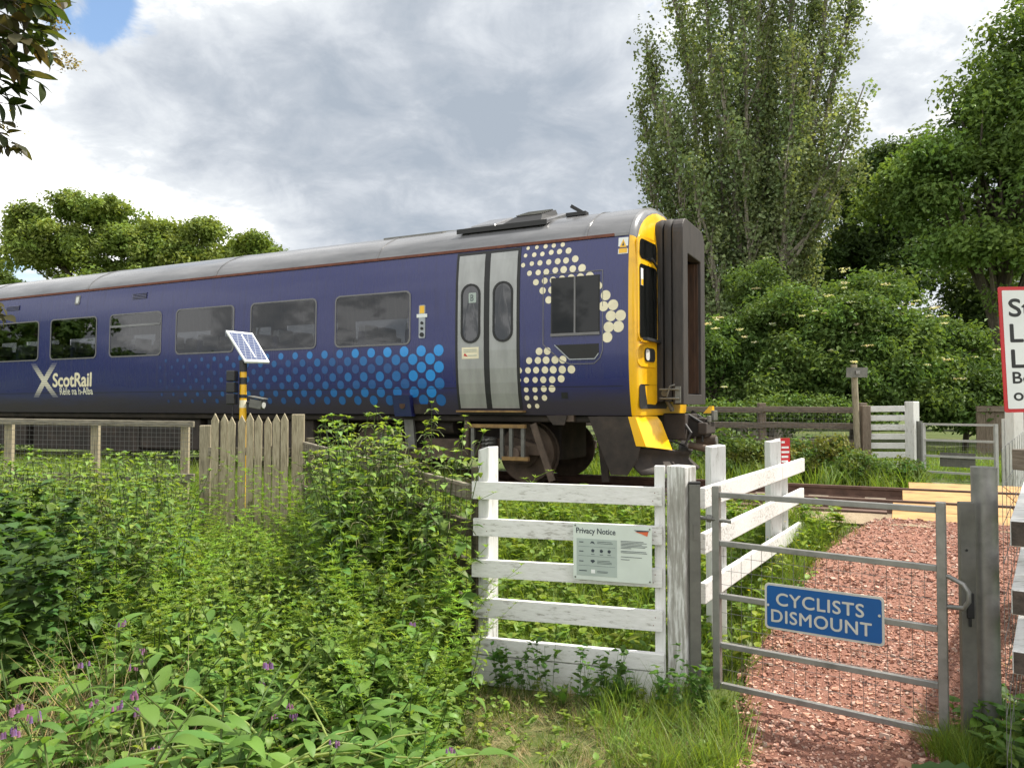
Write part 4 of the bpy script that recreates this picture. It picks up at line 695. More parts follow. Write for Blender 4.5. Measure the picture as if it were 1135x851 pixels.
# white wing fence running away to the track
def build_wing():
    A, B = Vector((1.135, 4.60, 0)), Vector((2.68, 7.10, 0)); d = (B - A).normalized(); nn = Vector((d.y, -d.x, 0))
    t = thing('white_wing_fence', 'white three rail fence running back from the gate to the track', 'fence', (1.135, 4.6, -0.05))
    for z in (1.07, 0.80, 0.505):
        b = B + d * {1.07: 0.02, 0.80: -0.02, 0.505: -0.03}[z]
        j = A + d * (2.05); mb = MB(); mb.beam((A.x, A.y, z), (j.x, j.y, z + 0.006), 0.036, 0.125); mb.build('rail', 'white_h', t, bevel=0.006)
        j2 = j + d * 0.004; mb = MB(); mb.beam((j2.x, j2.y, z + 0.004), (b.x, b.y, z + 0.008), 0.036, 0.122); mb.build('rail', 'white_h', t, bevel=0.006)
    for u, top, w_ in ((0.52, 1.36, 0.105), (2.12, 1.33, 0.10), (2.40, 1.335, 0.085)):
        p = A + d * u - nn * 0.075; mb = MB(); mb.post(p.x, p.y, -0.05 + 0.12 * u, top, w_, 0.10, rad(8), 0.006); mb.build('post', 'white_v', t, bevel=0.007)
    p = A + d * 2.40 - nn * 0.075; s = thing('red_warning_plate', 'small red plate with white lines of text on the last white wing fence post', 'sign', (p.x, p.y, 1.2))
    mb = MB(); mb.prism([(p.x - 0.02, p.y - 0.06, 1.10), (p.x + 0.07, p.y - 0.04, 1.10), (p.x + 0.07, p.y - 0.04, 1.345), (p.x - 0.02, p.y - 0.06, 1.345)], (-0.0005, 0.003, 0)); mb.build('plate', 'sign_red', s)
    mb = MB()
    for z, a, b_ in ((1.30, 0.1, 0.45), (1.255, 0.1, 0.85), (1.215, 0.1, 0.9), (1.175, 0.1, 0.8), (1.135, 0.1, 0.75)):
        q = [(p.x - 0.02 + 0.09 * u, p.y - 0.0615 + 0.02 * u, z + h) for u, h in ((a, 0), (b_, 0), (b_, 0.018), (a, 0.018))]; mb.prism(q, (0, -0.001, 0))
    mb.build('text_lines', 'sign_white', s)
build_wing()

# old post-and-rail fence with wire from the white panel back to the pickets
def build_diag():
    A, B = Vector((-0.262, 4.80, 0)), Vector((-2.16, 8.0, 0)); d = (B - A).normalized(); nn = Vector((-d.y, d.x, 0)); nn = nn if nn.y < 0 or nn.x < 0 else -nn
    t = thing('mesh_rail_fence', 'old mossy five rail fence with wire mesh half hidden by nettles', 'fence', (A.x, A.y, -0.06)); n = 3
    for j, (za, zb) in enumerate(((1.085, 1.20), (0.86, 0.98), (0.62, 0.75), (0.385, 0.52), (0.13, 0.28))):
        for k in range(n):
            p, q = A.lerp(B, k / n), A.lerp(B, (k + 1) / n); mb = MB(); mb.beam((p.x, p.y, za + (zb - za) * k / n), (q.x, q.y, za + (zb - za) * (k + 1) / n), 0.035, 0.10 if j < 4 else 0.16); mb.build('rail', 'dark_wood' if j else 'grey_h', t, bevel=0.005)
    for k in range(n + 1):
        p = A.lerp(B, k / n) - nn * 0.06; mb = MB(); mb.post(p.x, p.y, -0.1 + 0.2 * k / n, 1.14 + 0.05 * k + (0.1 if k == 0 else 0), 0.07, 0.07, math.atan2(d.y, d.x)); mb.build('post', 'dark_wood', t, bevel=0.005)
    mb = MB(); mesh_panel(mb, A, B, 0.05, 1.12, 0.2, 1.23, 0.075, 0.075, 0.0018, nn * 0.024); mb.build('wire_mesh', 'wire_rust', t)
build_diag()

def build_pickets():
    t = thing('picket_fence', 'short run of pointed weathered pickets between two square posts', 'picket fence', (-2.7, 8.0, 0.1))
    for k in range(9):
        x = -3.07 + 0.0905 * k; y = 7.93 + 0.02 * math.sin(k * 2.3); z1 = 1.53 + 0.02 * math.sin(k * 1.7 + 1); z0 = 0.12; w_ = 0.038; tl = 0.012 * math.sin(k * 3.1)
        mb = MB(); mb.prism([(x - w_, y, z0), (x + w_, y, z0), (x + w_ + tl, y, z1 - 0.075), (x + tl, y, z1), (x - w_ + tl, y, z1 - 0.075)], (0, 0.022, 0)); mb.build('picket', 'picket', t, bevel=0.004)
    for z in (0.45, 1.15): mb = MB(); mb.beam((-3.15, 7.985, z), (-2.3, 7.985, z), 0.04, 0.08); mb.build('rail', 'grey_h', t)
    for x, z1, w_, m in ((-3.20, 1.42, 0.11, 'grey_v'), (-2.235, 1.535, 0.125, 'picket')): mb = MB(); mb.post(x, 8.03, 0.0, z1, w_, 0.11, rad(12)); mb.build('post', m, t, bevel=0.006)
build_pickets()

def build_left_fence():
    t = thing('wire_mesh_fence', 'grey timber fence with square wire mesh at the left in front of the train', 'fence', (-4.7, 8.5, 0.0))
    A, B = Vector((-7.8, 8.5, 1.485)), Vector((-3.50, 8.45, 1.42))
    mb = MB(); mb.beam(A, B, 0.05, 0.065); mb.build('rail', 'grey_h', t, bevel=0.006)
    mb = MB(); mb.beam((A.x, A.y + 0.03, 0.85), (B.x, B.y + 0.03, 0.83), 0.04, 0.09); mb.build('rail', 'grey_h', t, bevel=0.006)
    mb = MB(); mb.beam((A.x, A.y + 0.03, 0.40), (B.x, B.y + 0.03, 0.40), 0.04, 0.09); mb.build('rail', 'grey_h', t, bevel=0.006)
    for k, x in enumerate((-7.5, -6.55, -5.60, -4.64, -3.64)): mb = MB(); mb.post(x, 8.56, 0.0, 1.50 - 0.012 * k, 0.085, 0.06, 0.05); mb.build('post', 'picket', t, bevel=0.006)
    mb = MB(); mesh_panel(mb, (A.x, A.y, 0), (B.x, B.y, 0), 0.3, 1.50, 0.3, 1.42, 0.05, 0.05, 0.0016, (0, -0.035, 0)); mb.build('wire_mesh', 'wire', t)
    mb = MB(); mb.beam((-3.37, 8.8, 0.1), (-3.37, 8.8, 0.95), 0.12, 0.10, up=(0, 1, 0)); o = mb.build('stub_post', 'grey_v'); tag(o, 'short timber stub post in the gap between mesh fence and pickets', 'post')
build_left_fence()

def build_solar():
    x, y = at(269.5, 430, 9.0).x, 9.0; t = thing('solar_camera_post', 'yellow and black post with tilted solar panel and small camera behind the pickets', 'camera post', (x, y, zgf(x, y)))
    mb = MB(); mb.tube([(x, y, 0), (x, y, 2.14)], 0.040, 16); pole = mb.build('pole', 'yellow', t, smooth=True)
    for z0, z1, m in ((2.02, 2.16, 'plastic_black'), (1.875, 1.955, 'plastic_black'), (1.715, 1.755, 'plastic_black')):
        mb = MB(); mb.tube([(x, y, z0), (x, y, z1)], 0.0425, 16); mb.build('band', m, pole, smooth=True)
    mb = MB(); mb.tube([(x, y, 1.60), (x, y, 1.69)], 0.0415, 16); mb.build('label_band', 'cream', pole, smooth=True)
    q = [at(250.5, 366, 9.12), at(280, 369, 9.28), at(299, 401, 9.02), at(272, 400.5, 8.86)]; n = (q[1] - q[0]).cross(q[3] - q[0]).normalized(); n = n if n.y < 0 else -n
    mb = MB(); mb.prism(q, tuple(n * -0.03)); fr = mb.build('solar_panel', 'solar_frame', t, bevel=0.004); c = sum(q, Vector()) / 4
    # the cells get their own axes so that their grid follows the panel
    ax = (q[1] - q[0]).normalized(); ay = n.cross(ax).normalized(); R3 = Matrix((ax, ay, n)).transposed().to_4x4(); me = bpy.data.meshes.new('solar_cells'); P = [c + (p - c) * 0.88 + n * 0.003 for p in q]; inv = R3.inverted(); Pl = [inv @ (p - q[0]) for p in P]
    me.from_pydata([tuple(p) for p in Pl], [], [(0, 1, 2, 3)]); me.materials.append(M['solar']); o = bpy.data.objects.new('solar_cells', me); C.objects.link(o); o.parent = fr; o.matrix_local = Matrix.Translation(q[0] - ORG[t.name]) @ R3
    mb = MB(); a, b = (q[0] + q[1]) / 2, (q[2] + q[3]) / 2; a = a.lerp(b, 0.12); b = a.lerp(b, 0.86); mb.beam(a + n * 0.005, b + n * 0.005, 0.012, 0.004, up=tuple(n)); mb.build('panel_divider', 'solar_frame', fr)
    mb = MB(); mb.tube([(x, y, 2.14), tuple(c - n * 0.03)], 0.022, 8); mb.build('panel_bracket', 'plastic_black', t)
    mb = MB()
    for k in range(3): mb.box(x - 0.17, x - 0.07, y - 0.09, y + 0.05, 1.64 + k * 0.135, 1.765 + k * 0.135)
    bx = mb.build('battery_box', 'plastic_black', t, bevel=0.012); mb = MB(); mb.tube([(x - 0.12, y, 1.64), (x - 0.125, y, 1.33)], 0.008, 6); mb.build('cable', 'plastic_black', bx)
    mb = MB(); mb.beam((x + 0.10, y, 1.655), (x + 0.25, y - 0.04, 1.63), 0.10, 0.10); mb.beam((x + 0.09, y, 1.735), (x + 0.28, y - 0.05, 1.70), 0.12, 0.015); cm = mb.build('camera', 'galv_dark', t, bevel=0.006)
    mb = MB(); mb.tube([(x + 0.25, y - 0.04, 1.63), (x + 0.262, y - 0.043, 1.628)], 0.035, 12); mb.build('lens', 'lamp', cm); mb = MB(); mb.tube([(x, y, 1.66), (x + 0.11, y, 1.66)], 0.015, 8); mb.build('camera_arm', 'plastic_black', cm)
build_solar()

# far side of the crossing
def build_far():
    def fl(px, q): k = (px - 567.5) / 850; dpt = q / (0.45071 * k + 0.89267); return Vector((k * dpt, dpt, 0))
    A, B = fl(640, 15.7), fl(955, 15.7); d = (B - A).normalized()
    t = thing('brown_rail_fence', 'brown four rail fence with wire mesh beyond the track', 'fence', (A.x, A.y, 0.25)); n = 4; pts = [fl(p, 15.7) for p in (640, 742, 845, 957)]
    for z in (1.56, 1.255, 0.95, 0.63):
        for k in range(3): mb = MB(); p, q = pts[k], pts[k + 1]; mb.beam((p.x, p.y - 0.03, z), (q.x, q.y - 0.03, z - 0.02), 0.045, 0.115); mb.build('rail', 'brown_h', t, bevel=0.006)
    for p in pts: mb = MB(); mb.post(p.x, p.y + 0.06, 0.1, 1.68, 0.14, 0.12, 0.1); mb.build('post', 'brown_v', t, bevel=0.01)
    mb = MB(); mesh_panel(mb, (A.x, A.y - 0.06, 0), (B.x, B.y - 0.06, 0), 0.3, 1.55, 0.3, 1.53, 0.075, 0.075, 0.0022); mb.build('wire_mesh', 'wire', t)
    p0, p1 = fl(961, 15.5), fl(1004, 15.6); t = thing('white_slat_panel', 'white panel of seven horizontal slats left of the far gate', 'fence panel', (p0.x, p0.y, 0.25))
    for k in range(7): z = 1.565 - 0.167 * k; mb = MB(); mb.beam((p0.x, p0.y, z), (p1.x, p1.y, z + 0.008), 0.03, 0.105); mb.build('slat', 'white_h', t, bevel=0.005)
    mb = MB(); p = fl(956, 15.4); mb.post(p.x + 0.03, p.y, 0.2, 1.63, 0.17, 0.14, 0.2); mb.build('post', 'brown_v', t, bevel=0.01)
    p = fl(1010.5, 15.3); mb = MB(); mb.post(p.x, p.y, 0.1, 1.70, 0.17, 0.17, rad(28)); o = mb.build('white_gatepost', 'white_v', bevel=0.01); tag(o, 'stout white square gatepost between the slat panel and far gate', 'post')
    p = fl(948, 15.3); s = thing('sign_back', 'grey sign seen from behind on a thin leaning wooden pole', 'sign', (p.x, p.y, 0.25))
    mb = MB(); mb.tube([(p.x + 0.05, p.y, 0.1), (p.x - 0.02, p.y, 2.38)], 0.055, 10); mb.build('pole', 'grey_v', s, smooth=True)
    mb = MB(); mb.prism([(p.x - 0.20, p.y - 0.09, 2.14), (p.x + 0.19, p.y - 0.075, 2.14), (p.x + 0.20, p.y - 0.075, 2.32), (p.x - 0.19, p.y - 0.09, 2.32)], (0, 0.012, 0)) ; mb.build('sign_plate', 'galv_dark', s)
    mb = MB(); mb.box(p.x - 0.03, p.x + 0.045, p.y - 0.11, p.y - 0.09, 2.2, 2.26); mb.build('bracket', 'galv', s)
    a, b = fl(1023, 15.0), fl(1103, 14.6); t = thing('far_metal_gate', 'galvanised mesh gate on the far side of the track', 'gate', (a.x, a.y, 0.2))
    for p in (a, b): mb = MB(); mb.post(p.x, p.y, 0.28, 1.33, 0.05, 0.05, 0); mb.build('stile', 'galv_light', t)
    for z in (1.31, 1.04, 0.77, 0.50, 0.30): mb = MB(); mb.beam((a.x, a.y, z), (b.x, b.y, z), 0.035, 0.035); mb.build('bar', 'galv_light', t)
    mb = MB(); mesh_panel(mb, a, b, 0.3, 1.04, 0.3, 1.04, 0.06, 0.075, 0.0018, (0, -0.02, 0)); mb.build('wire_mesh', 'wire', t)
    m1, m2 = a.lerp(b, 0.25), a.lerp(b, 0.74); s = thing('far_gate_plate', 'dark back of a sign plate fixed to the far metal gate', 'sign', (m1.x, m1.y, 0.6)); mb = MB(); mb.prism([(m1.x, m1.y + 0.03, 0.60), (m2.x, m2.y + 0.03, 0.60), (m2.x, m2.y + 0.03, 0.84), (m1.x, m1.y + 0.03, 0.84)], (0, 0.008, 0)); mb.build('plate', 'galv_dark', s)
    p = fl(1018.5, 15.1); mb = MB(); mb.post(p.x, p.y, 0.2, 1.36, 0.08, 0.06, 0); o = mb.build('steel_post', 'galv_dark'); tag(o, 'slim dull steel hinge post of the far gate', 'post')
    p = fl(1123.5, 14.2); mb = MB(); mb.post(p.x, p.y, 0.1, 1.75, 0.19, 0.17, rad(15)); o = mb.build('white_gatepost', 'white_v', bevel=0.01); tag(o, 'stout white square post right of the far gate, below the red edged sign', 'post')
    p = fl(1114, 14.3); mb = MB(); mb.post(p.x, p.y, 0.2, 1.42, 0.09, 0.06, 0); o = mb.build('latch_post', 'white_v'); tag(o, 'narrow pale latch post at the right end of the far gate', 'post')
    a, b = fl(1082, 20), fl(1180, 19.6); t = thing('board_fence', 'plain brown board fence partly hidden behind the far bushes', 'fence', (a.x, a.y, 0.2))
    for k in range(9): p, q = a.lerp(b, k / 9), a.lerp(b, (k + 0.96) / 9); mb = MB(); mb.prism([(p.x, p.y, 0.1), (q.x, q.y, 0.1), (q.x, q.y, 1.62), (p.x, p.y, 1.62)], (0, 0.03, 0)); mb.build('board', 'brown_v', t)
    mb = MB(); mb.beam((a.x, a.y - 0.03, 1.55), (b.x, b.y - 0.03, 1.55), 0.05, 0.1); mb.build('rail', 'brown_h', t)
build_far()

# right edge: dark ended white boards, wire and the warning sign
def build_right():
    d = Vector((0.577, 0.816, 0)); A = Vector((at(1129, 580, 3.05).x, 3.05, 0)); nn = Vector((d.y, -d.x, 0)); 
    t = thing('white_board_fence', 'white boards with dark cut ends at the right edge beside the round post', 'fence', (A.x, A.y, -0.06))
    for y0, y1 in ((577, 606), (654, 682), (722, 748)):
        za, zb = at(1129, y0, 3.05).z, at(1129, y1, 3.05).z; z = (za + zb) / 2; h = za - zb; w_ = 0.058
        mb = MB(); mb.beam((A.x, A.y, z), (A.x + d.x * 2.9, A.y + d.y * 2.9, z + 0.03), w_, h); mb.build('board', 'white_h', t, bevel=0.004)
        mb = MB(); p = A - d * 0.004; mb.beam((p.x, p.y, z), (p.x + d.x * 0.003, p.y + d.y * 0.003, z), w_ - 0.008, h - 0.008); mb.build('board_end', 'endgrain', t)
    for u in (0.55, 2.6): p = A + d * u + nn * 0.075; mb = MB(); mb.post(p.x, p.y, -0.1, 1.25, 0.09, 0.09, math.atan2(d.y, d.x)); mb.build('post', 'white_v', t, bevel=0.006)
    za, zb = at(1129, 498, 3.05).z, at(1129, 521, 3.05).z; mb = MB(); p = A - nn * -0.004; mb.beam((p.x, p.y, (za + zb) / 2), (p.x + d.x * 0.12 + 0.2, p.y + d.y * 0.12, (za + zb) / 2), 0.058, za - zb); mb.build('top_block', 'brown_h', t, bevel=0.004)
    p = A + d * 0.05 + nn * 0.11; mb = MB(); mb.post(p.x + 0.05, p.y, -0.1, 1.44, 0.1, 0.1, 0.2); mb.build('post', 'brown_v', t, bevel=0.006)
    mb = MB(); a = A - d * 0.05 - nn * 0.05; b = a + d * 2.5; mesh_panel(mb, a, b, -0.05, 1.45, 0.0, 1.45, 0.3, 0.15, 0.0014); mb.build('wire_mesh', 'wire', t)
    c = at(1107, 318, 3.8); s = thing('stop_look_listen_sign', 'white warning sign with red border and black lettering cut by the right edge', 'sign', (c.x + 0.24, 3.83, 0.0))
    W, H = 0.47, 0.625; tilt = rad(-1.9); ex = Vector((math.cos(rad(4)), -math.sin(rad(4)) * 1, 0)); ex = Vector((0.9976, 0.069, 0)); ez = Vector((0.042, 0, 0.999)); fn = Vector((ex.y, -ex.x, 0))
    c = at(1106, 318, 3.8); o0 = c - ez * H; o0 = Vector((c.x + 0.0, c.y, c.z)) - Vector((-0.042 * H * -1 * -1, 0, 0.999 * H)) if False else c - Vector((-0.038, 0, 0.999)) * H
    def F(x, y, o=0.0): v = o0 + ex * x + Vector((-0.038, 0, 0.999)) * y + fn * o; return (v.x, v.y, v.z + 0.018 * x)
    mb = MB(); mb.prism([F(x, y) for x, y in rrect(0, W, 0, H, 0.012)], tuple(fn * -0.004)); mb.build('sign_plate', 'sign_red', s)
    mb = MB(); mb.prism([F(x, y, 0.001) for x, y in rrect(0.018, W - 0.018, 0.018, H - 0.018, 0.006)], tuple(fn * 0.0008)); mb.build('sign_face', 'sign_white', s)
    mb = MB(); k = 3.8 / 850
    for txt, yb, h, wd, off in (('Stop', 351, 20, 0.25, 0.002), ('Look', 379.5, 20.5, 0.27, 0.002), ('Listen', 408, 20.5, 0.33, 0.002), ('Beware', 425.5, 13, 0.26, 0.0012), ('of trains', 444.5, 13, 0.28, 0.0012)):
        put_text(mb, txt, h * k / 0.72, (lambda yb: lambda x, y: F(0.05 + x, H - (yb - 318) * k + y, 0.0022))(yb), bold=off * 1.4, xs=1.28)
    mb.build('lettering', 'sign_black', s)
    mb = MB(); p = Vector(F(W / 2, 0)); mb.tube([(p.x, p.y + 0.045, -0.1), (p.x, p.y + 0.045, 2.25)], 0.038, 14); mb.build('pole', 'galv', s, smooth=True)
build_right()

# ---------------------------------------------------------------- plants
def leaf(L_, W, n=5, prof=None, fold=0.25, droop=0.3, tooth=0.0, wave=0.0):
    V = []
    for i in range(n + 1):
        t = i / n; w_ = (prof(t) if prof else math.sin(math.pi * min(1, 0.08 + t * 0.92) ** 0.75)) * W / 2
        if tooth and 0 < i < n: w_ *= (1 - tooth) if i % 2 else 1.0
        y = L_ * t * (1 - 0.25 * droop * t); z = -droop * L_ * t * t * 0.8; zz_ = w_ * fold + wave * L_ * math.sin(t * 9) * 0.06
        V += [(-w_, y, z + zz_), (0, y, z), (w_, y, z + zz_ - 2 * wave * L_ * math.sin(t * 9) * 0.06)]
    Q = []
    for i in range(n): a = 3 * i; Q += [(a, a + 1, a + 4, a + 3), (a + 1, a + 2, a + 5, a + 4)]
    return np.array(V), np.array(Q)
def rotm(az, pitch, roll=0.0):      # leaf along +Y first rolled, then pitched up, then turned
    cr, sr, cp, sp, ca, sa = math.cos(roll), math.sin(roll), math.cos(pitch), math.sin(pitch), math.cos(az), math.sin(az)
    Ry = np.array([[cr, 0, sr], [0, 1, 0], [-sr, 0, cr]]); Rx = np.array([[1, 0, 0], [0, cp, -sp], [0, sp, cp]]); Rz = np.array([[ca, -sa, 0], [sa, ca, 0], [0, 0, 1]]); return Rz @ Rx @ Ry
class Plant:
    def __init__(s): s.V = []; s.Q = []; s.c = []; s.n = 0
    def add(s, V, Q, col): s.V.append(V); s.Q.append(Q + s.n); s.c.append(np.broadcast_to(np.array(col, float), (len(V), 3))); s.n += len(V)
    def leaf(s, lf, pos, az, pitch, col, sc=1.0, roll=0.0): s.add(lf[0] * sc @ rotm(az, pitch, roll).T + np.array(pos), lf[1], col)
    def stem(s, pts, r0, r1, col, k=3):
        pts = [np.array(p, float) for p in pts]; V = []
        for i, p in enumerate(pts):
            d = pts[min(i + 1, len(pts) - 1)] - pts[max(i - 1, 0)]; d = d / (np.linalg.norm(d) + 1e-9); a = np.cross(d, (0.3, 0.9, 0.1)); a /= np.linalg.norm(a) + 1e-9; b = np.cross(d, a); r = r0 + (r1 - r0) * i / max(1, len(pts) - 1)
            V += [p + r * (a * math.cos(2 * math.pi * j / k) + b * math.sin(2 * math.pi * j / k)) for j in range(k)]
        Q = [(i * k + j, i * k + (j + 1) % k, (i + 1) * k + (j + 1) % k, (i + 1) * k + j) for i in range(len(pts) - 1) for j in range(k)]
        s.add(np.array(V), np.array(Q), col)
    def done(s): return np.concatenate(s.V), np.concatenate(s.Q), np.concatenate(s.c)
def jit(c, a, R): f = 1 + R.uniform(-a, a); g = R.uniform(-a, a) * 0.5; return (max(0.004, c[0] * f * (1 + g)), max(0.004, c[1] * f), max(0.003, c[2] * f * (1 - g)))
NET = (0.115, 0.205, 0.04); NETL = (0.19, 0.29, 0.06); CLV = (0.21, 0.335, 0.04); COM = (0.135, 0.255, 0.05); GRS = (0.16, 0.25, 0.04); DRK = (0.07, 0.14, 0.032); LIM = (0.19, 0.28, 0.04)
lf_net = leaf(0.10, 0.062, 8, lambda t: (math.sin(math.pi * (0.12 + 0.88 * t) ** 0.7)) * (1 if t < 1 else 0), 0.25, 0.45, 0.16)
lf_ov = leaf(0.09, 0.06, 5, None, 0.2, 0.35); lf_com = leaf(0.27, 0.088, 7, lambda t: math.sin(math.pi * (0.03 + 0.97 * t) ** 0.8), 0.22, 0.55, 0, 0.25)
lf_thin = (np.array([(0, 0, 0), (-0.0028, 0.012, 0.001), (0, 0.03, -0.002), (0.0028, 0.012, 0.001)]), np.array([(0, 3, 2, 1)]))
lf_dock = leaf(0.30, 0.085, 8, lambda t: math.sin(math.pi * (0.05 + 0.95 * t) ** 0.6), 0.18, 0.5, 0, 0.35); lf_jag = leaf(0.34, 0.10, 14, lambda t: 0.25 + 0.75 * math.sin(math.pi * (0.05 + 0.93 * t)), 0.25, 0.6, 0.5)
def nettle(H, R, top=True, col=NET, step=0.075, ls=1.0):
    P = Plant(); lx, ly = R.uniform(-.12, .12), R.uniform(-.12, .12); pos = lambda t: np.array([lx * H * t * t, ly * H * t * t, H * t]); P.stem([pos(t / 6) for t in range(7)], 0.0045, 0.002, jit((0.08, 0.13, 0.035), .2, R))
    n = int(H * 0.82 / step); a0 = R.uniform(0, 6.28)
    for i in range(n):
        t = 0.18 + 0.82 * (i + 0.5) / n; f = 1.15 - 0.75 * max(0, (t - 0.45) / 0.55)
        for sgn in (0, math.pi):
            if R.random() < 0.06: continue
            az = a0 + (i % 2) * math.pi / 2 + sgn + R.uniform(-.35, .35); d = np.array([-math.sin(az), math.cos(az), 0]); p0 = pos(t); pl = 0.035 * f; p1 = p0 + d * pl + np.array([0, 0, pl * 0.4])
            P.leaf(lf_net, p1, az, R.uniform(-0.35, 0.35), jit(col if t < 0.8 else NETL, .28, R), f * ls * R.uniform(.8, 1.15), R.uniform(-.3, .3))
            if top and t > 0.62 and R.random() < 0.75:
                e = p0 + d * 0.045 + np.array([R.uniform(-.02, .02), R.uniform(-.02, .02), -0.03]); P.stem([p0, (p0 + e) / 2 + np.array([0, 0, 0.012]), e], 0.003, 0.002, jit((0.22, 0.25, 0.14), .2, R))
    for k in range(5): P.leaf(lf_net, pos(1.0), a0 + k * 1.26, R.uniform(0.5, 1.2), jit(NETL, .2, R), 0.35)
    return P.done()
def cleavers(H, R):
    P = Plant(); lx, ly = R.uniform(-.45, .45), R.uniform(-.45, .45); ph = R.uniform(0, 6)
    pos = lambda t: np.array([lx * H * t ** 1.5 + 0.03 * math.sin(t * 6 + ph), ly * H * t ** 1.5 + 0.03 * math.cos(t * 5 + ph), H * (t - 0.12 * t * t)]); P.stem([pos(t / 5) for t in range(6)], 0.0018, 0.001, jit(CLV, .2, R))
    n = int(H / 0.032); c = jit(CLV, .25, R)
    for i in range(n):
        t = (i + 1) / n; p = pos(t)
        for k in range(7): P.leaf(lf_thin, p, k * 0.9 + i, R.uniform(0.0, 0.55) + (0.4 if t > 0.9 else 0), jit(c, .22, R), (1.05 if t < 0.85 else 0.7) * R.uniform(.85, 1.2))
        if R.random() < 0.3:
            q = p; az = R.uniform(0, 6.28); d = np.array([-math.sin(az), math.cos(az), 0.5]) * 0.05
            P.stem([q, q + d], 0.001, 0.001, c)
            for k in range(6): P.leaf(lf_thin, q + d, k * 1.05, 0.3, jit(c, .2, R), 0.7)
    return P.done()
def bell(P, p, R):
    col = jit((0.27, 0.14, 0.29), .35, R); k = 6; V = []; 
    for r, z in ((0.002, 0), (0.0045, -0.006), (0.0042, -0.013), (0.006, -0.016)): V += [(p[0] + r * math.cos(j * 1.047), p[1] + r * math.sin(j * 1.047), p[2] + z) for j in range(k)]
    P.add(np.array(V), np.array([(i * k + j, i * k + (j + 1) % k, (i + 1) * k + (j + 1) % k, (i + 1) * k + j) for i in range(3) for j in range(k)]), col)
def comfrey(H, R, fl=True):
    P = Plant()
    for i in range(R.randint(7, 11)): az = R.uniform(0, 6.28); P.leaf(lf_com, (0.02 * math.cos(az), 0.02 * math.sin(az), 0.02 + R.uniform(0, .06)), az, R.uniform(0.45, 1.3), jit(COM, .28, R), R.uniform(0.8, 1.35), R.uniform(-.4, .4))
    for k in range(R.randint(2, 4)):
        lx, ly = R.uniform(-.5, .5), R.uniform(-.5, .5); h = H * R.uniform(.75, 1.05); pos = lambda t: np.array([lx * h * t * t, ly * h * t * t, h * (t - 0.1 * t ** 3)]); P.stem([pos(t / 6) for t in range(7)], 0.0055, 0.0025, jit((0.13, 0.19, 0.055), .2, R), 4)
        for i in range(9):
            t = 0.2 + 0.8 * i / 9; P.leaf(lf_com, pos(t), R.uniform(0, 6.28), R.uniform(0.0, 0.8), jit(COM, .25, R), R.uniform(.5, .85) * (1.1 - 0.55 * t), R.uniform(-.3, .3))
        if fl:
            for c_ in range(R.choice((0, 0, 0, 1, 2))):
                az = R.uniform(0, 6.28); p = pos(1.0); e = p + np.array([0.05 * math.cos(az), 0.05 * math.sin(az), 0.015]); P.stem([p, (p + e) / 2 + np.array([0, 0, .015]), e], 0.002, 0.0015, (0.12, 0.16, 0.06))
                for b in range(R.randint(4, 8)): bell(P, e + np.array([R.uniform(-.018, .018), R.uniform(-.018, .018), R.uniform(-.012, .006)]), R)
    return P.done()
def weed(H, R, col=LIM, lf=lf_ov, nl=9, sc=0.6):
    P = Plant(); lx, ly = R.uniform(-.3, .3), R.uniform(-.3, .3); pos = lambda t: np.array([lx * H * t, ly * H * t, H * t]); P.stem([pos(t / 3) for t in range(4)], 0.002, 0.001, jit(col, .2, R))
    for i in range(nl): t = R.uniform(.25, 1); P.leaf(lf, pos(t), R.uniform(0, 6.28), R.uniform(-.1, .9), jit(col, .3, R), sc * R.uniform(.5, 1.2), R.uniform(-.4, .4))
    return P.done()
def grass_tuft(H, R, n=14, col=GRS, spread=0.05, w=0.0035):
    P = Plant()
    for i in range(n):
        az = R.uniform(0, 6.28); h = H * R.uniform(.55, 1.1); b = np.array([R.uniform(-spread, spread), R.uniform(-spread, spread), 0]); d = np.array([math.cos(az), math.sin(az), 0]); ln = h * R.uniform(.15, .75); s_ = np.array([-d[1], d[0], 0]) * w * R.uniform(.7, 1.3); V = []
        for k in range(4): t = k / 3; p = b + d * ln * t * t + np.array([0, 0, h * (t - 0.25 * t * t * (ln / h))]); V += [p - s_ * (1 - t * .95), p + s_ * (1 - t * .95)]
        P.add(np.array(V), np.array([(2 * k, 2 * k + 1, 2 * k + 3, 2 * k + 2) for k in range(3)]), jit(col, .3, R))
    return P.done()
def rosette(lf, n, R, col, sc, pitch=(0.2, 1.0)):
    P = Plant()
    for i in range(n): P.leaf(lf, (0, 0, 0.01), i * 6.28 / n + R.uniform(-.4, .4), R.uniform(*pitch), jit(col, .2, R), sc * R.uniform(.75, 1.2), R.uniform(-.25, .25))
    return P.done()
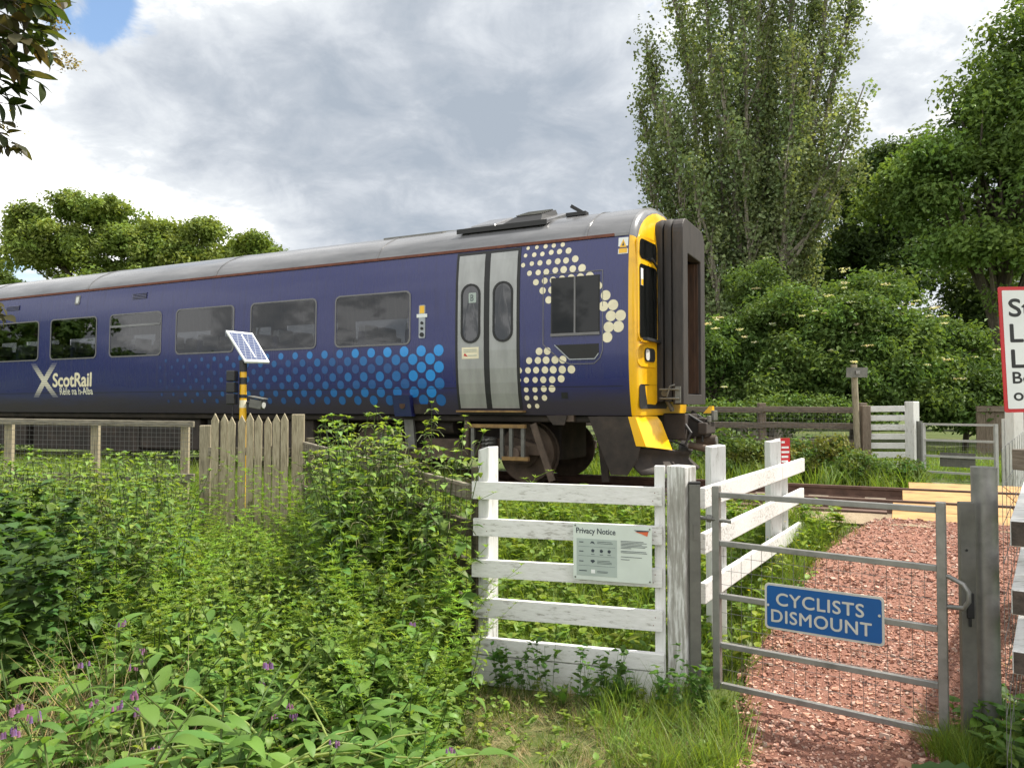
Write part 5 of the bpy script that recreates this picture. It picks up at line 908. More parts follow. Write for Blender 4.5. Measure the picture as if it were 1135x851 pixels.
def scatter(name, variants, pts, label=None, cat=None, kind='stuff', mats='leaf', tilt=0.15, smin=0.8, smax=1.2, cvar=0.18, scales=None):
    Vs, Qs, Cs = [], [], []; n = 0; pts = np.asarray(pts, float); pick = rng.integers(0, len(variants), len(pts)); sc0 = rng.uniform(smin, smax, len(pts)) if scales is None else np.asarray(scales)
    for k, (V, Q, c) in enumerate(variants):
        I = np.where(pick == k)[0]
        if not len(I): continue
        m = len(I); az = rng.uniform(0, 6.283, m); tx, ty = rng.normal(0, tilt, m), rng.normal(0, tilt, m); ca, sa = np.cos(az), np.sin(az); x, y, z = V[:, 0], V[:, 1], V[:, 2]
        X = ca[:, None] * x - sa[:, None] * y + tx[:, None] * z; Y = sa[:, None] * x + ca[:, None] * y + ty[:, None] * z; Z = np.repeat(z[None], m, 0) * (1 - 0.3 * (tx ** 2 + ty ** 2))[:, None]
        W = np.stack([X, Y, Z], -1) * sc0[I][:, None, None] + pts[I][:, None, :]; Vs.append(W.reshape(-1, 3)); Qs.append((Q[None] + (np.arange(m) * len(V))[:, None, None] + n).reshape(-1, 4)); n += m * len(V)
        f = rng.uniform(1 - cvar, 1 + cvar, (m, 1, 1)); w_ = rng.uniform(-.12, .12, (m, 1)); cc = c[None] * f; cc = np.concatenate([cc[..., :1] * (1 + w_[..., None]), cc[..., 1:2], cc[..., 2:3]], -1); Cs.append(cc.reshape(-1, 3))
    o = np_mesh(name, np.concatenate(Vs), np.concatenate(Qs), np.clip(np.concatenate(Cs), 0.002, 0.8), mats)
    if label: tag(o, label, cat)
    if kind: o['kind'] = kind
    return o
def zcol(P): return np.column_stack([P, zg(P[:, 0], P[:, 1])])
PR = random.Random(11)
V_NET = [nettle(1.0, PR) for _ in range(8)]; V_NETS = [nettle(0.55, PR, False, NET, 0.06, 0.9) for _ in range(6)]; V_CLV = [cleavers(PR.uniform(.5, .8), PR) for _ in range(8)]; V_GR = [grass_tuft(0.3, PR) for _ in range(8)]; V_GRS = [grass_tuft(0.11, PR, 12, (0.14, 0.20, 0.035), 0.07, 0.003) for _ in range(8)]
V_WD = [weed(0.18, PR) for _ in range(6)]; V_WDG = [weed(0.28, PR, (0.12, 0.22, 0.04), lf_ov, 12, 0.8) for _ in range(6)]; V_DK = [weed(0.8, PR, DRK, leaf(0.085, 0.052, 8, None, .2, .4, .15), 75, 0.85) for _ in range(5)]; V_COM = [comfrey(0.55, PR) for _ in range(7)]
V_STR = [grass_tuft(0.5, PR, 10, (0.34, 0.27, 0.14), 0.12, 0.0025) for _ in range(5)]

# where the overgrown corner lies: left of the white panel, in front of the diagonal fence and the pickets
def region(n, x0, x1, y0, y1, f): P = np.column_stack([rng.uniform(x0, x1, n), rng.uniform(y0, y1, n)]); return P[f(P[:, 0], P[:, 1])]
def inside_corner(x, y):         # camera side of the diagonal fence
    ax, ay, bx, by = -0.262, 4.80, -2.16, 8.0; s = (bx - ax) * (y - ay) - (by - ay) * (x - ax); right = np.where(y > 4.75, True, x < -0.32 + 0.10 * (4.75 - y) - 0.10 * np.clip(3.9 - y, 0, 2)); return (s > 0.12) & right & (y < 8.35)
def hmax(x, y):                  # height the growth reaches
    a = x / y; h_valley = np.interp(y, [2.5, 3.5, 4.5, 5.5, 6.5, 7.6], [0.45, 0.55, 0.70, 0.68, 0.60, 0.52]); edge = smooth01((a + 0.29) / 0.07); left = smooth01((-0.39 - a) / 0.07)
    hr = np.interp(y, [2.5, 3.3, 4.2, 4.9, 6, 7.5], [0.30, 0.48, 0.92, 1.46, 1.55, 1.36]); hl = np.interp(y, [2.5, 3.3, 4.0, 5.0, 6.2, 8], [0.42, 0.50, 0.90, 1.20, 1.28, 1.05]); return h_valley * (1 - edge) * (1 - left) + hr * edge + hl * left
def straw_patch(P, p=0.85):      # leave most plants off the matted dead stalks at the near left
    a = P[:, 0] / P[:, 1]; inp = (a < -0.50) & (a > -0.72) & (P[:, 1] > 2.55) & (P[:, 1] < 3.55); return P[~(inp & (rng.uniform(0, 1, len(P)) < p))]
def build_undergrowth():
    P = region(3400, -7.6, -0.2, 4.2, 8.3, inside_corner); a = P[:, 0] / P[:, 1]; keep = rng.uniform(0, 1, len(P)) < np.where((a > -0.28), np.where(P[:, 1] < 5.0, 0.5, 0.95), np.where(a < -0.40, 0.55, 0.25)) * np.where(P[:, 1] < 4.7, 0.5, 1); P = P[keep & (a > -0.98)]
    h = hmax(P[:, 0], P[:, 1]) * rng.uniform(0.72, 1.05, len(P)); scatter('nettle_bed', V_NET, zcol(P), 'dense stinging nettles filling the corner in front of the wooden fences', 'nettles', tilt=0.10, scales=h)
    P = region(5200, -6.0, -0.2, 3.0, 7.9, inside_corner); a = P[:, 0] / P[:, 1]; keep = rng.uniform(0, 1, len(P)) < np.where((a > -0.46) & (a < -0.06), 0.7, 0.2) * np.where(P[:, 1] < 3.6, 0.35, 1); P = P[keep & (a > -0.98)]
    h = np.clip(hmax(P[:, 0], P[:, 1]) / 0.62, 0.4, 1.75) * rng.uniform(0.6, 1.08, len(P)); scatter('cleavers', V_CLV, zcol(P), 'fine leaved pale green cleavers scrambling through the middle of the growth', 'cleavers', tilt=0.25, scales=h)
    P = straw_patch(region(520, -4.2, -0.25, 2.2, 4.6, inside_corner)); scatter('young_nettles', V_NETS, zcol(P), 'short young nettles and leafy weeds low between the comfrey', 'weeds', tilt=0.3, smin=0.5, smax=1.0)
    P = region(950, -2.9, -0.5, 3.4, 6.8, lambda x, y: inside_corner(x + 0.12, y) & (x / y > -0.46)); scatter('leafy_nettles', V_NETS, zcol(P), 'leafy mid height nettles mixed through the middle of the growth', 'nettles', tilt=0.2, scales=np.clip(hmax(P[:, 0], P[:, 1]) / 0.55 * rng.uniform(.75, 1.08, len(P)), 0.5, 1.15))
    P = region(420, -4.4, -2.2, 3.4, 5.4, lambda x, y: (x / y < -0.59) & (x / y > -1.1)); scatter('dark_leafy_growth', V_DK, zcol(P), 'dark leafy growth at the far left edge', 'undergrowth', tilt=0.15, smin=0.9, smax=1.5)
    P = straw_patch(region(380, -4.6, -0.2, 1.9, 4.8, inside_corner)); scatter('leafy_weeds', V_WDG, zcol(P), 'low broad leaved weeds carpeting the near left ground', 'weeds', tilt=0.3, smin=0.6, smax=1.3)
    P = region(800, -2.8, -1.2, 2.5, 3.7, lambda x, y: (x / y < -0.47) & (x / y > -0.76)); scatter('dry_stalks', V_STR, zcol(P) + np.column_stack([np.zeros((len(P), 2)), rng.uniform(0, .22, len(P))]), 'dead straw coloured stalks matted at the lower left', 'dry stalks', mats='straw', tilt=0.9, smin=0.5, smax=1.1)
build_undergrowth()
def plant_thing(name, geo, loc, label, cat, group=None, rz=0.0, sc=1.0):
    o = np_mesh(name, geo[0], geo[1], np.clip(geo[2], 0.002, .8), 'leaf'); o.location = loc; o.rotation_euler = (0, 0, rz); o.scale = (sc, sc, sc); tag(o, label, cat, group); return o
def build_comfrey():
    protos = []; P = region(900, -3.0, -0.42, 2.35, 4.25, lambda x, y: inside_corner(x, y) & (x / y > -0.66)); P = straw_patch(P, 0.8); sel = []
    for p in P:
        if all(math.hypot(p[0] - q[0], p[1] - q[1]) > 0.165 for q in sel): sel.append(p)
    for i, p in enumerate(sel[:105]):
        z = zgf(*p)
        if i < len(V_COM): o = plant_thing('comfrey_plant', V_COM[i], (p[0], p[1], z), 'leafy comfrey plant with drooping purple bell flowers in the left foreground', 'comfrey plant', 'comfrey plants in the left foreground', PR.uniform(0, 6.28), PR.uniform(.85, 1.3)); protos.append(o)
        else: o = PR.choice(protos).copy(); C.objects.link(o); o.location = (p[0], p[1], z); o.rotation_euler = (0, 0, PR.uniform(0, 6.28)); s = PR.uniform(.8, 1.35); o.scale = (s, s, s)
build_comfrey()
def build_single_plants():
    for px, py, d, lab in ((437, 452, 5.35, 'tall nettle with a pale flower spike standing leftmost above the mossy fence'), (478, 447, 5.3, 'tall nettle leaning beside the blue jacking bracket of the train'), (503, 462, 5.15, 'tall nettle nearest the worn white fence post'), (455, 470, 5.4, 'shorter nettle rising between the tall flowering nettles'), (395, 468, 5.8, 'nettle top showing in front of the train bogie at the left')):
        p = at(px, py, d); z = zgf(p.x, p.y); H = p.z - z; plant_thing('tall_nettle', nettle(H, PR, True, NETL, 0.085, 1.05), (p.x, p.y, z), lab, 'nettle')
    for x, y, sc_, lab in ((0.60, 4.28, 0.85, 'upright dock plant with long leaves at the foot of the white panel near the gatepost'), (0.28, 4.32, 0.6, 'leafy dock plant in front of the middle of the white panel')): plant_thing('dock_plant', rosette(lf_dock, 8, PR, (0.085, 0.18, 0.035), 0.9, (0.9, 1.45)), (x, y, zgf(x, y)), lab, 'dock plant', None, 0, sc_)
    plant_thing('jagged_leaf_plant', rosette(lf_jag, 9, PR, (0.07, 0.14, 0.04), 1.1, (0.35, 1.1)), (2.15, 3.28, -0.06), 'large jagged leaved plant at the lower right corner by the round post', 'plant', None, 0.4, 1.15)
    plant_thing('jagged_leaf_plant', rosette(lf_jag, 7, PR, (0.085, 0.17, 0.045), 0.9, (0.5, 1.2)), (2.40, 3.62, -0.06), 'smaller jagged leaved plant tucked behind the round post', 'plant', None, 1.4, 1.0)
    plant_thing('burdock_plant', rosette(leaf(0.2, 0.16, 6, None, .15, .4), 4, PR, (0.13, 0.25, 0.03), 0.8, (0.2, 0.9)), (-0.42, 4.32, -0.04), 'broad bright green leaf plant at the foot of the mossy fence', 'plant', None, 0.4, 1.0)
    R = PR
    for x, y, lab in ((0.08, 4.52, 'leafy herb climbing against the left half of the white bottom board'), (0.50, 4.40, 'leafy herb beside the dock plant under the notice'), (0.95, 4.22, 'leafy herb at the foot of the weathered gatepost')):
        Pn = Plant()
        for k in range(16):
            h = R.uniform(.18, .42); V, Q, c = weed(h, R, (0.085, 0.18, 0.03), leaf(0.07, 0.05, 6, None, .2, .3, .25), 12, 0.75); Pn.add(V + np.array([R.uniform(-.16, .16), R.uniform(-.06, .06), 0]), Q, c)
        plant_thing('leafy_herb', Pn.done(), (x, y - 0.08, zgf(x, y)), lab, 'herb')
build_single_plants()
R_ = random.Random(4)
def build_stalks():
    mb = Plant(); R = random.Random(21)
    for k in range(46):
        a = at(R.uniform(20, 420), R.uniform(760, 900), R.uniform(2.5, 3.2)); az = R.uniform(-0.2, 1.0) if R.random() < .75 else R.uniform(1.2, 2.6); ln = R.uniform(.25, .6); z = R.uniform(.10, .34)
        p = np.array([a.x, a.y, z]); d = np.array([math.cos(az), math.sin(az), R.uniform(-.1, .35)]); mb.stem([p, p + d * ln * .35 + np.array([0, 0, .03]), p + d * ln * .7 + np.array([0, 0, .04]), p + d * ln], R.uniform(.004, .0075), .003, jit((0.30, 0.36, 0.11), .2, R), 5)
        if R.random() < .7: mb.leaf(lf_com, p + d * ln, az - 1.57, R.uniform(-.2, .5), jit(COM, .25, R), R.uniform(.5, .9))
    g = mb.done(); o = np_mesh('fallen_stalks', g[0], g[1], np.clip(g[2], .003, .7), 'leaf'); tag(o, 'thick pale green stalks lying bent over in the near left corner', 'stalks', kind='stuff')
build_stalks()
def build_grass():
    onpath = lambda x, y: (x > np.interp(y, [p[1] for p in PATH_L], [p[0] for p in PATH_L]) + 0.02) & (x < np.interp(y, [p[1] for p in PATH_R], [p[0] for p in PATH_R]) - 0.03)
    f = lambda x, y: (~onpath(x, y)) & (0.4507 * x + 0.8927 * y < np.where(x < 0.2, 8.5, 7.95)) & (x > -0.75 - 0.2 * (y - 3)) & (~inside_corner(x, y)) 
    P = region(5200, -1.2, 3.2, 2.2, 9, f); P = P[(P[:, 1] > 4.6) | (rng.uniform(0, 1, len(P)) < 0.7)]; scatter('short_grass', V_GRS, zcol(P), 'short yellowish grass and clippings on the open ground', 'grass', tilt=0.5, smin=0.6, smax=1.2)
    P = region(2600, -1.6, 3.0, 4.75, 8.8, f); scatter('tall_grass', V_GR, zcol(P), 'sunlit longer grass between the white fences and the track', 'grass', tilt=0.3, smin=0.5, smax=1.1)
    P = region(2600, -1.6, 3.0, 4.75, 8.8, f); scatter('verge_weeds', V_WD, zcol(P), 'bright leafy weeds behind the white panel and along the path', 'weeds', tilt=0.3, smin=0.6, smax=1.5)
    P = region(1500, -0.7, 1.2, 2.5, 4.5, f); P = P[rng.uniform(0, 1, len(P)) < 0.26]; scatter('clipped_weeds', V_WD, zcol(P), 'small weeds scattered on the trampled ground before the panel', 'weeds', tilt=0.4, smin=0.3, smax=0.8)
    P = region(150, 0.45, 1.12, 3.45, 4.45, f); scatter('grass_tufts', V_GR, zcol(P), 'long grass tufts beside the path at the foot of the gateposts', 'grass', tilt=0.3, smin=0.5, smax=1.0)
    P = region(2000, -0.9, 1.05, 2.4, 4.45, f); scatter('dry_clippings', V_STR, zcol(P) + np.array([0, 0, 0.015]), 'dry cut grass lying on the trampled ground', 'clippings', mats='straw', tilt=1.2, smin=0.15, smax=0.3)
    f2 = lambda x, y: (x > np.interp(y, [p[1] for p in PATH_R], [p[0] for p in PATH_R]) + 0.02) & (0.4507 * x + 0.8927 * y < 7.8)
    P = region(2600, 2.4, 6.5, 2.6, 7.2, f2); scatter('right_verge_weeds', V_WDG, zcol(P), 'green weeds on the verge right of the path', 'weeds', tilt=0.3, smin=0.6, smax=1.3)
    P = region(300, 2.2, 2.75, 3.1, 3.9, lambda x, y: x > 0); scatter('post_foot_weeds', V_WDG, zcol(P), 'shaded weeds round the foot of the round post', 'weeds', tilt=0.3, smin=0.5, smax=1.0)
    P = region(120, 2.02, 2.2, 3.45, 3.75, lambda x, y: x > 0); scatter('post_foot_grass', V_GR, zcol(P), 'grass at the foot of the latch post', 'grass', tilt=0.3, smin=0.5, smax=0.9)
    # left of the fences, up to the track, and the far verge
    g = lambda x, y: (0.4507 * x + 0.8927 * y < 8.6) & (~inside_corner(x, y)) & (x < 0.3) & ((x < -0.7) | (0.4507 * x + 0.8927 * y > 7.6))
    P = region(9000, -12, -0.4, 4.9, 14, g); scatter('trackside_grass', V_GR, zcol(P), 'rough grass between the wooden fences and the track', 'grass', tilt=0.3, smin=0.7, smax=1.5)
    g = lambda x, y: (0.4507 * x + 0.8927 * y > 12.75) & (0.4507 * x + 0.8927 * y < 22) & (x > 0.5)
    P = region(9000, 0, 16, 6, 24, g); P = P[(P[:, 0] < 6.4) | (0.4507 * P[:, 0] + 0.8927 * P[:, 1] > 15.9)]; scatter('far_verge_grass', V_GR, zcol(P), 'long sunlit grass on the bank beyond the track', 'grass', tilt=0.3, smin=0.9, smax=2.0)
    # buttercups
    P = Plant(); pts = region(60, 1.35, 2.6, 5.0, 7.0, f)
    for x, y in pts:
        z = zgf(x, y); h = R_.uniform(.15, .3); P.stem([(x, y, z), (x + .02, y, z + h)], 0.0015, 0.001, (0.1, 0.18, 0.03)); ring = [(x + .02 + .013 * math.cos(t), y + .013 * math.sin(t), z + h + .004) for t in (0, 1.57, 3.14, 4.71)]; P.add(np.array(ring), np.array([(0, 1, 2, 3)]), (0.75, 0.55, 0.01))
    g = P.done(); o = np_mesh('buttercups', g[0], g[1], g[2], 'leaf'); tag(o, 'scattered yellow buttercups left of the gravel path', 'buttercups', kind='stuff')

build_grass()
def build_gravel():
    n = 34000; t = rng.uniform(0.05, 1, n); u = rng.uniform(-0.03, 1.02, n); P = path_pt(t, u); d = np.hypot(P[:, 0], P[:, 1]); keep = rng.uniform(0, 1, n) < np.clip(5.0 / np.maximum(d, 1.5), 0.3, 1.0); P = P[keep]; n = len(P)
    base = np.array([(1, 1, .6), (-1, 1, .6), (-1, -1, .6), (1, -1, .6), (1, 1, -.6), (-1, 1, -.6), (-1, -1, -.6), (1, -1, -.6)]) * 0.6; Q = np.array([(0, 1, 2, 3), (7, 6, 5, 4), (0, 4, 5, 1), (1, 5, 6, 2), (2, 6, 7, 3), (3, 7, 4, 0)])
    V = base[None] * rng.uniform(.55, 1.25, (n, 8, 1)) * rng.uniform(.5, 1.2, (n, 1, 3)); az = rng.uniform(0, 6.28, n); tl = rng.normal(0, .5, n); c, s = np.cos(az)[:, None], np.sin(az)[:, None]; ct, st = np.cos(tl)[:, None], np.sin(tl)[:, None]
    x, y, z = V[..., 0], V[..., 1], V[..., 2]; y, z = y * ct - z * st, y * st + z * ct; x, y = x * c - y * s, x * s + y * c; size = rng.lognormal(-4.62, 0.40, n)[:, None]
    W = np.stack([x * size + P[:, :1], y * size + P[:, 1:], z * size + (zg(P[:, 0], P[:, 1]) + 0.012)[:, None] + size * 0.25], -1)
    pal = np.array([(0.36, 0.18, 0.125), (0.43, 0.24, 0.17), (0.28, 0.135, 0.095), (0.50, 0.31, 0.245), (0.18, 0.09, 0.07), (0.40, 0.285, 0.23)]); col = pal[rng.integers(0, 6, n)] * rng.uniform(.86, 1.24, (n, 1)) * (0.92 + 0.16 * np.sin(P[:, :1] * 3.1 + np.sin(P[:, 1:] * 2.3)) * np.sin(P[:, 1:] * 2.1 + P[:, :1])); col = np.repeat(col, 8, 0)
    o = np_mesh('red_gravel', W.reshape(-1, 3), (Q[None] + (np.arange(n) * 8)[:, None, None]).reshape(-1, 4), col, 'stone', smooth=False); tag(o, 'loose red stone chippings covering the path through the gate', 'gravel', kind='stuff')
build_gravel()

# ---------------------------------------------------------------- trees and bushes
def leaf_cloud(centers, radii, per, size, col, cvar=0.22, up=0.55, squash=(1, 1, 0.8), cl_var=0.16, aspect=0.6, yel=0.1, loose=0.25):
    centers = np.asarray(centers, float); n = len(centers); radii = np.broadcast_to(np.asarray(radii, float), (n,)); per = np.broadcast_to(np.asarray(per), (n,)).astype(int); idx = np.repeat(np.arange(n), per); m = len(idx)
    d = rng.normal(0, 1, (m, 3)); d /= np.linalg.norm(d, axis=1)[:, None]; r = rng.uniform(0, 1, m) ** 0.5 * (1 + loose * np.minimum(np.abs(rng.normal(0, 1, m)), 1.5))
    p = centers[idx] + d * (r * radii[idx])[:, None] * np.array(squash)
    nrm = d * 0.6 + rng.normal(0, 0.55, (m, 3)) + np.array([0, 0, up]); nrm /= np.linalg.norm(nrm, axis=1)[:, None]
    a = np.cross(nrm, rng.normal(0, 1, (m, 3))); a /= np.linalg.norm(a, axis=1)[:, None]; b = np.cross(nrm, a); s = (size * rng.uniform(.6, 1.3, m))[:, None]; w_ = aspect
    V = np.stack([p - a * s * .5, p + b * s * w_ * .5 - a * s * 0.05 + nrm * s * .10, p + a * s * .5 - nrm * s * .12, p - b * s * w_ * .5 - a * s * 0.05 + nrm * s * .10], 1)
    cf = rng.uniform(1 - cl_var, 1 + cl_var, n)[idx] * rng.uniform(1 - cvar, 1 + cvar, m); yl = 1 + rng.uniform(-yel, yel, n)[idx]; c = np.array(col)[None] * cf[:, None]; c[:, 0] *= yl
    return V.reshape(-1, 3), np.repeat(c, 4, 0), p, m
def crown(parent, centers, radii, per, size, col, name='crown', **k):
    V, c, _, m = leaf_cloud(centers, radii, per, size, col, **k); o = ORG.get(parent.name, Vector((0, 0, 0)))
    return np_mesh(name, V - np.array(o), np.arange(4 * m).reshape(-1, 4), np.clip(c, 0.003, .7), 'treeleaf', parent, smooth=False)
def lobe_points(lobes, n, shell=0.55, sub=0):      # clump centres in ellipsoid lobes; sub > 0 breaks each lobe into smaller boughs
    if sub:
        L2 = []
        for l in lobes:
            L2.append((*l[:3], l[3] * .6, l[4] * .6, l[5] * .6))
            for _ in range(sub):
                d = rng.normal(0, 1, 3); d /= np.linalg.norm(d); d[2] = abs(d[2]) * 0.9 - 0.25; f = rng.uniform(.26, .48); L2.append((*(np.array(l[:3]) + d * np.array(l[3:6]) * rng.uniform(.6, .95)), l[3] * f, l[4] * f, l[5] * f * .7))
        lobes = L2
    W = np.array([l[3] * l[4] * l[5] for l in lobes]) ** 0.7; W /= W.sum(); out = []
    for l, w_ in zip(lobes, W):
        k = max(3, int(n * w_)); d = rng.normal(0, 1, (k, 3)); d /= np.linalg.norm(d, axis=1)[:, None]; d[:, 2] = np.where(rng.uniform(0, 1, k) < .6, np.abs(d[:, 2]), d[:, 2]); r = shell + (1 - shell) * rng.uniform(0, 1, k) ** 0.6; r *= rng.uniform(.85, 1.1, k); out.append(np.array(l[:3]) + d * r[:, None] * np.array(l[3:6]))
    return np.concatenate(out)
def limbs(parent, base, trunk_top, targets, r0, mat_='bark', rl=0.35, name='trunk'):
    mb = MB(); b, t = Vector(base), Vector(trunk_top); n = 7; ph = PR.uniform(0, 6)
    mb.tube([b.lerp(t, k / n) + Vector((0.12 * r0 * 4 * math.sin(k + ph), 0.12 * r0 * 4 * math.cos(k * 1.3 + ph), 0)) * (k / n) for k in range(n + 1)], [r0 * (1.25 if k == 0 else 1 - 0.45 * k / n) for k in range(n + 1)], 10)
    for q in targets:
        q = Vector(q); f = PR.uniform(.35, 1.0); a = b.lerp(t, f); rr = r0 * rl * (1.15 - 0.5 * f); mid = a.lerp(q, 0.5) + Vector((PR.uniform(-.3, .3), PR.uniform(-.3, .3), PR.uniform(0.1, .6))) * (q - a).length * 0.15
        mb.tube([a, a.lerp(mid, .5) + Vector((0, 0, .05)), mid, mid.lerp(q, .55), q], [rr, rr * .8, rr * .6, rr * .38, rr * .15], 6, caps=False)
    return mb.build(name, mat_, parent, smooth=True)
def lobe_at(px, py, d, rx, ry, rz): p = at(px, py, d); return (p.x, p.y, p.z, rx, ry, rz)
def tree(name, label, cat, base, top, lobes, n, per, rad_, size, col, r0=0.3, group=None, bark='bark', nt=26, **k):
    t = thing(name, label, cat, base, 0, group); P = lobe_points(lobes, n, sub=11); limbs(t, base, top, [tuple(P[i]) for i in rng.integers(0, len(P), nt)], r0, bark)
    crown(t, P, rng.uniform(.7, 1.3, len(P)) * rad_, per, size, col, **k); return t
POP = (0.20, 0.255, 0.12)
def build_poplar():
    D_ = 30.0; b0 = at(842, 452, D_); t = thing('poplar_tree', 'tall many stemmed poplar with upright pale branches behind the train front', 'tree', (b0.x, b0.y, 0.2)); mb = MB(); cen = []; rr = []; pr = []
    stems = [(716, 50, 796, 0), (708, 110, 800, 0.8), (735, 120, 806, -1.5), (712, 180, 800, -.4), (745, 120, 810, -1), (745, -30, 815, 1.0), (775, -90, 822, -0.6), (800, -150, 835, 0.8), (822, -60, 838, -1.3), (840, -170, 845, 0.3), (862, -120, 850, 1.2), (885, -160, 856, -0.5), (905, -60, 862, 0.9), (925, -110, 868, -0.3), (948, -30, 872, 0.6), (765, 30, 818, 2.0), (800, 60, 830, -2.0), (850, 40, 848, 2.1), (880, 50, 855, -2.2), (820, 150, 835, -2.5), (870, 170, 852, -2.6), (770, 190, 815, -2.4)]
    for tx, ty, bx, dy in stems:
        b = at(bx + PR.uniform(-6, 6), 455, D_ + PR.uniform(-.5, .5)); b.z = 0.1; e = at(tx, ty, D_ + dy); L_ = (e - b).length; pts = []
        for k in range(9): f = k / 8; p = b.lerp(e, f); p.x = b.x + (e.x - b.x) * f ** 1.25; p += Vector((PR.uniform(-.12, .12), PR.uniform(-.12, .12), 0)); pts.append(p)
        mb.tube(pts, [0.17 * (1 - 0.88 * k / 8) for k in range(9)], 7, caps=False); n = int(L_ * 5.0)
        for i in range(n):
            f = 0.13 + 0.87 * (i + PR.random()) / n; k = min(7, int(f * 8)); p = pts[k].lerp(pts[k + 1], f * 8 - k); w_ = 0.85 * math.sin(math.pi * min(1, 0.25 + 0.70 * f)) + 0.15; az = PR.uniform(0, 6.28); r_ = PR.uniform(.1, 1.0) * w_
            q = p + Vector((math.cos(az) * r_, math.sin(az) * r_, PR.uniform(0, .5))); cen.append(q); rr.append(PR.uniform(.35, .75)); pr.append(int(PR.uniform(36, 85)))
            if PR.random() < 0.7: mb.tube([p - Vector((0, 0, .7)), p.lerp(q, .5) + Vector((0, 0, -.1)), q + Vector((0, 0, .3))], [0.04, 0.028, 0.012], 4, caps=False)
    for (x0, y0), (x1, y1) in (((862, 300), (935, 120)), ((900, 215), (958, 95)), ((868, 290), (945, 190)), ((905, 235), (940, 150)), ((858, 260), (905, 60)), ((845, 330), (920, 215))):   # the sparse bare limbs on the right
        a, b = at(x0, y0, D_ - 1.2), at(x1, y1, D_ - 1.4); mb.tube([a, a.lerp(b, .5) + Vector((.15, 0, -.15)), b], [0.085, 0.06, 0.02], 6, caps=False)
        for i in range(16): f = PR.uniform(.3, 1.05); cen.append(a.lerp(b, f) + Vector((PR.uniform(-.5, .5), PR.uniform(-.5, .5), PR.uniform(-.4, .4)))); rr.append(.36); pr.append(34)
    mb.build('trunk', 'bark_pale', t, smooth=True); crown(t, [tuple(c) for c in cen], rr, pr, 0.15, POP, up=0.15, squash=(.85, .85, 1.5), cl_var=0.3, cvar=0.35, aspect=0.75, loose=0.1)
build_poplar()
GR1 = (0.135, 0.215, 0.055); GR2 = (0.075, 0.125, 0.04); GRE = (0.11, 0.18, 0.045)
